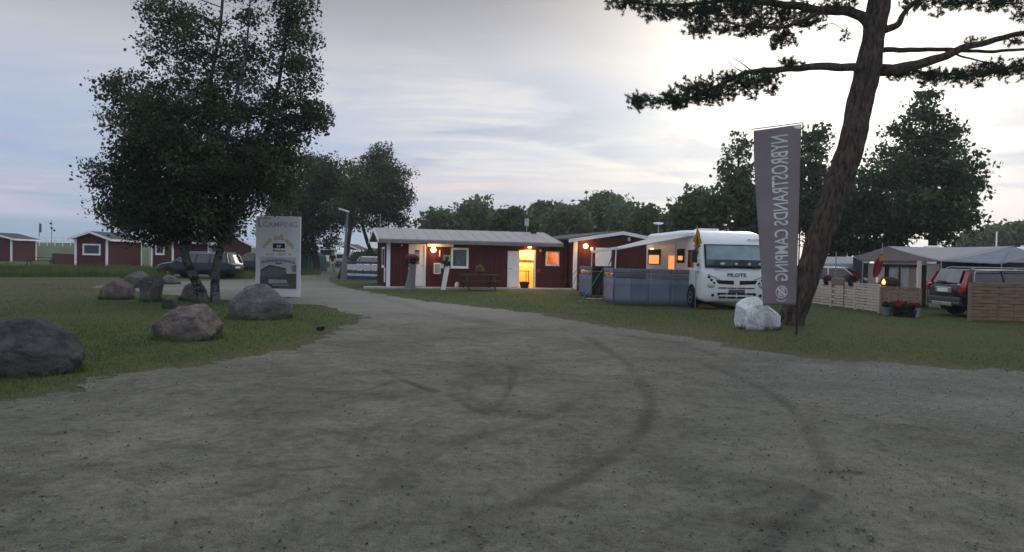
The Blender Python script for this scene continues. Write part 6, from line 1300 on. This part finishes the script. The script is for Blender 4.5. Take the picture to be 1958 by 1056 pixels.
# flag on thin pole, grey mast
b_ = F1[3]; fp = thing('camp_flag', 'limp red and yellow flag on a thin white pole before the tent', 'flag', (b_.x + .05, b_.y + .25, 0)); s = (b_.y + .25) / FPX; MB().tube([(0, 0, 0), (.1, 0, 2.28)], .016, 8).build('pole', M_metal, fp)
m = MB()
for (z, x0_, x1_) in ((1.92, .02, .10), (1.80, -.06, .13), (1.62, -.14, .12), (1.40, -.2, .08), (1.22, -.21, -.02), (1.16, -.18, -.10)): m.v += [(x0_, -.02 + .03 * math.sin(z * 20), z), ((x0_ + x1_) / 2, -.07, z), (x1_, -.02, z)]
m.f = [(i * 3 + k, i * 3 + k + 1, i * 3 + k + 4, i * 3 + k + 3) for i in range(5) for k in range(2)]
o = m.build('flag_cloth', cloth_mat('crimson_cloth', (.17, .018, .03), .3), fp, smooth=60); o.modifiers.new('thickness', 'SOLIDIFY').thickness = .01
m2 = MB().slab([(-.05, -.085, 1.86), (.11, -.085, 1.9), (.12, -.085, 1.72), (-.02, -.085, 1.68)], (0, .01, 0)); m2.build('yellow_cloth', cloth_mat('mustard_cloth', (.40, .24, .06), .3), fp); MB().box(-.10, -.02, -.04, .0, 1.0, 1.16).build('white_tassel', M_white, fp, bevel=.01)
t_ = atp(1599, 483, 29.5); o = MB().tube([(0, 0, 0), (0, 0, t_.z)], .025, 8).build('grey_mast', M_metal, None); o.location = (t_.x, t_.y, 0); tag(o, 'plain grey mast between the fence and the pale canopy', 'pole')
t_ = atp(1906, 443, 36); o = MB().tube([(0, 0, 0), (0, 0, t_.z)], .035, 8).build('white_mast', M_white, None); o.location = (t_.x, t_.y, 0); tag(o, 'tall white aerial mast behind the grey awning', 'pole')
# ---------------------------------------------------------------- tents and awnings on the right
def canvas(name, label, panels, walls=(), poles=(), cat='tent', origin=None):
    P0 = Vector(origin); P0.z = 0; t = thing(name, label, cat, tuple(P0))
    for pts, nm, mat, sag in panels:
        m = MB(); A = [Vector(p) - P0 for p in pts]
        if len(A) == 3: A = [A[0], A[0], A[1], A[2]]
        nn = 8
        for i in range(nn + 1):
            for j in range(nn + 1):
                u, v = i / nn, j / nn; p = A[0].lerp(A[1], u).lerp(A[3].lerp(A[2], u), v); p.z -= sag * math.sin(math.pi * v) * (.6 + .4 * math.sin(math.pi * u)) + .006 * math.sin(23 * u + 5 * v); m.v.append(tuple(p))
        m.f = [(i * (nn + 1) + j, (i + 1) * (nn + 1) + j, (i + 1) * (nn + 1) + j + 1, i * (nn + 1) + j + 1) for i in range(nn) for j in range(nn)]
        o_ = m.build(nm, mat, t, smooth=50); sm_ = o_.modifiers.new('thickness', 'SOLIDIFY'); sm_.thickness = .006
    for a, b in poles: MB().tube([Vector(a) - P0, Vector(b) - P0], .022, 8).build('pole', M_metal, t)
    return t
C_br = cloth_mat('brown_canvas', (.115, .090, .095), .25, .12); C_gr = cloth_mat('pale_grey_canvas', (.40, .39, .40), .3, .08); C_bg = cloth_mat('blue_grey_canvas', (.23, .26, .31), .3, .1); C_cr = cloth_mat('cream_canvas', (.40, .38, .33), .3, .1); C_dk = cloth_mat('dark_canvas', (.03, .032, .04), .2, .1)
pk_ = atp(1697, 471, 29.5); re = atp(1937, 471, 29.0); le = atp(1650, 500, 28.4); lb = atp(1632, 490, 32.5); me_ = atp(1800, 500, 26.6); ri = atp(1915, 505, 25.6); rf_ = atp(1990, 488, 28.0); bk1 = atp(1740, 492, 33); bk2 = atp(1960, 492, 33)
g0 = lambda p: Vector((p.x, p.y, 0))
tent = canvas('brown_tent', 'brown-roofed cream awning tent with curtained windows behind the fences', [((pk_, le, me_), 'front_roof', C_br, .05), ((pk_, lb, le), 'side_roof', C_br, .04), ((pk_, bk1, lb), 'rear_roof', C_br, .03)],
              poles=[(le, g0(le)), (me_, g0(me_)), (lb, g0(lb))], origin=le)
T0 = g0(le); da = (g0(me_) - g0(le)); Lw = da.length; ax = da.normalized(); ay = Vector((-ax.y, ax.x, 0)); rt = math.atan2(ax.y, ax.x)
TM = Matrix.Translation(T0) @ Matrix.Rotation(rt, 4, 'Z'); hz = 1.66
def tbox(x0, x1, y0, y1, z0, z1, name, mat, parent=tent):
    b = MB().box(x0, x1, y0, y1, z0, z1); b.v = [tuple(Matrix.Rotation(rt, 4, 'Z') @ Vector(p)) for p in b.v]; return b.build(name, mat, parent)
def tx_(px): fr = Frame(T0, rt); return fr.hit(px, 515, .12)[0]
for (a, b, nm, mt_, y) in ((1660, 1675, 'wall_panel', C_cr, .12), (1675, 1690, 'curtain', cloth_mat('white_curtain', (.46, .47, .48), .3, .06), .14), (1690, 1700, 'opening_shade_sheet', C_dk, .20), (1700, 1712, 'curtain', cloth_mat('white_curtain', (.46, .47, .48), .3, .06), .14), (1712, 1719, 'wall_panel', C_cr, .12), (1719, 1723.5, 'dark_pole_sleeve', C_dk, .08), (1723.5, 1737, 'curtain', cloth_mat('white_curtain', (.46, .47, .48), .3, .06), .14), (1737, 1752, 'curtain', cloth_mat('beige_curtain', (.32, .29, .28), .3, .06), .16), (1752, 1771, 'opening_shade_sheet', C_dk, .22)):  # dark sheets in the openings stand in for shade inside the tent
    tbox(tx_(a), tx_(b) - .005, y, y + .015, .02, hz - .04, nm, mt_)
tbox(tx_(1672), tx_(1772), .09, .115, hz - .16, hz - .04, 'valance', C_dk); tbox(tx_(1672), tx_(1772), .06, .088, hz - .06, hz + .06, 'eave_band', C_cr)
# flared door flap and end wall
fr = Frame(T0, rt); m = MB().slab([(tx_(1771), .10, hz), (tx_(1797), .10, hz - .02), (tx_(1798), .10, .05), (tx_(1779), .10, .05)], (0, .012, 0)); m.v = [tuple(Matrix.Rotation(rt, 4, 'Z') @ Vector(p)) for p in m.v]; m.build('door_flap', C_cr, tent)
m = MB().slab([g0(le) - T0 + ay * .12, g0(lb) - T0, g0(lb) - T0 + Vector((0, 0, lb.z - .03)), g0(le) - T0 + ay * .12 + Vector((0, 0, le.z - .03))], ax * .012); m.build('end_wall', C_dk, tent)
aw2 = canvas('grey_awning', 'large pale grey awning roof over the black estate car bay', [((pk_, me_, re), 'front_roof', C_gr, .06), ((re, me_, ri), 'hip_roof', C_bg, .05), ((re, ri, rf_), 'hip_roof', C_bg, .04), ((re, rf_, bk2), 'rear_roof', C_bg, .03), ((pk_, re, bk2, bk1), 'rear_roof', C_gr, .03)],
             poles=[(ri, g0(ri)), (rf_, g0(rf_)), (re, g0(re)), (atp(1812, 503, 27.5), g0(atp(1812, 503, 27.5)))], origin=me_, cat='awning')
q = atp(1872, 520, 33.2); cv = caravan('white caravan behind the grey awning', (q.x, q.y + 1.4, 0), R(88), 6.8, 2.3, 2.42, group=None)
q = atp(1985, 500, 31.0); caravan('white caravan corner at the end of the grey awning', (q.x + 1.2, q.y + 1.0, 0), R(80), 4.0, 2.2, 2.45, group=None)
for (px, w_) in ((1852, .75), (1902, .85)):
    a = atp(px, 512, 31.4); o = MB().box(-w_ / 2, w_ / 2, -.03, .03, 1.2, 1.75).box(-.03, .03, -.0, .03, 0, 1.2).build('camping_mirror_panel', MT('pale_panel', (.42, .45, .48), .3), None); o.location = (a.x, a.y, 0); tag(o, 'pale panel under the awning, nearer the tent door flap' if px < 1880 else 'wider pale panel in the shade at the far end of the awning', 'panel', 'pale panels under the awning')
m = MB().slab([g0(atp(1800, 520, 32)), g0(atp(2010, 520, 31.2)), g0(atp(2010, 520, 31.2)) + Vector((0, 0, 1.75)), g0(atp(1800, 520, 32)) + Vector((0, 0, 1.75))], (0, .02, 0)); P0 = g0(atp(1800, 520, 32)); m.v = [tuple(Vector(v) - P0) for v in m.v]; m.build('rear_shade_sheet', C_dk, aw2); aw2.children[-1].location = P0 - Vector(aw2.location)  # dark sheet stands in for shade in the open awning bay
# pale canopy over the silver car, left of the brown tent
c0, c1, c2, c3 = atp(1581, 491, 35), atp(1668, 491, 34), atp(1661, 505, 32.2), atp(1573, 504, 33)
canvas('pale_canopy', 'pale blue grey awning behind the silver car', [((c0, c1, c2, c3), 'roof', C_gr, .05), ((c3, c2, g0(c2) + Vector((0, .05, .1)), g0(c3) + Vector((0, .05, .1))), 'front_wall', cloth_mat('light_blue_canvas', (.30, .35, .42), .3, .1), .0)], poles=[(c2, g0(c2)), (c3, g0(c3))], origin=c3, cat='awning')
# ---------------------------------------------------------------- haze added to the air, also standing in for veiling glare
hz_ = MB().box(-470, 470, -95, 330, -1.2, 17.5)
haze = hz_.build('haze', None); mh_ = bpy.data.materials.new('haze_and_glare'); mh_.use_nodes = True; nt = mh_.node_tree; nt.nodes.clear()
pv = N(nt, 'ShaderNodeVolumePrincipled'); pv.inputs['Color'].default_value = (.82, .90, .95, 1); pv.inputs['Density'].default_value = .0006; pv.inputs['Anisotropy'].default_value = .6
ov = N(nt, 'ShaderNodeOutputMaterial'); nt.links.new(pv.outputs[0], ov.inputs['Volume']); haze.data.materials.append(mh_); tag(haze, kind='stuff'); haze['label'] = 'thin pale haze added over the whole campsite, also standing in for glare'; haze['category'] = 'haze'
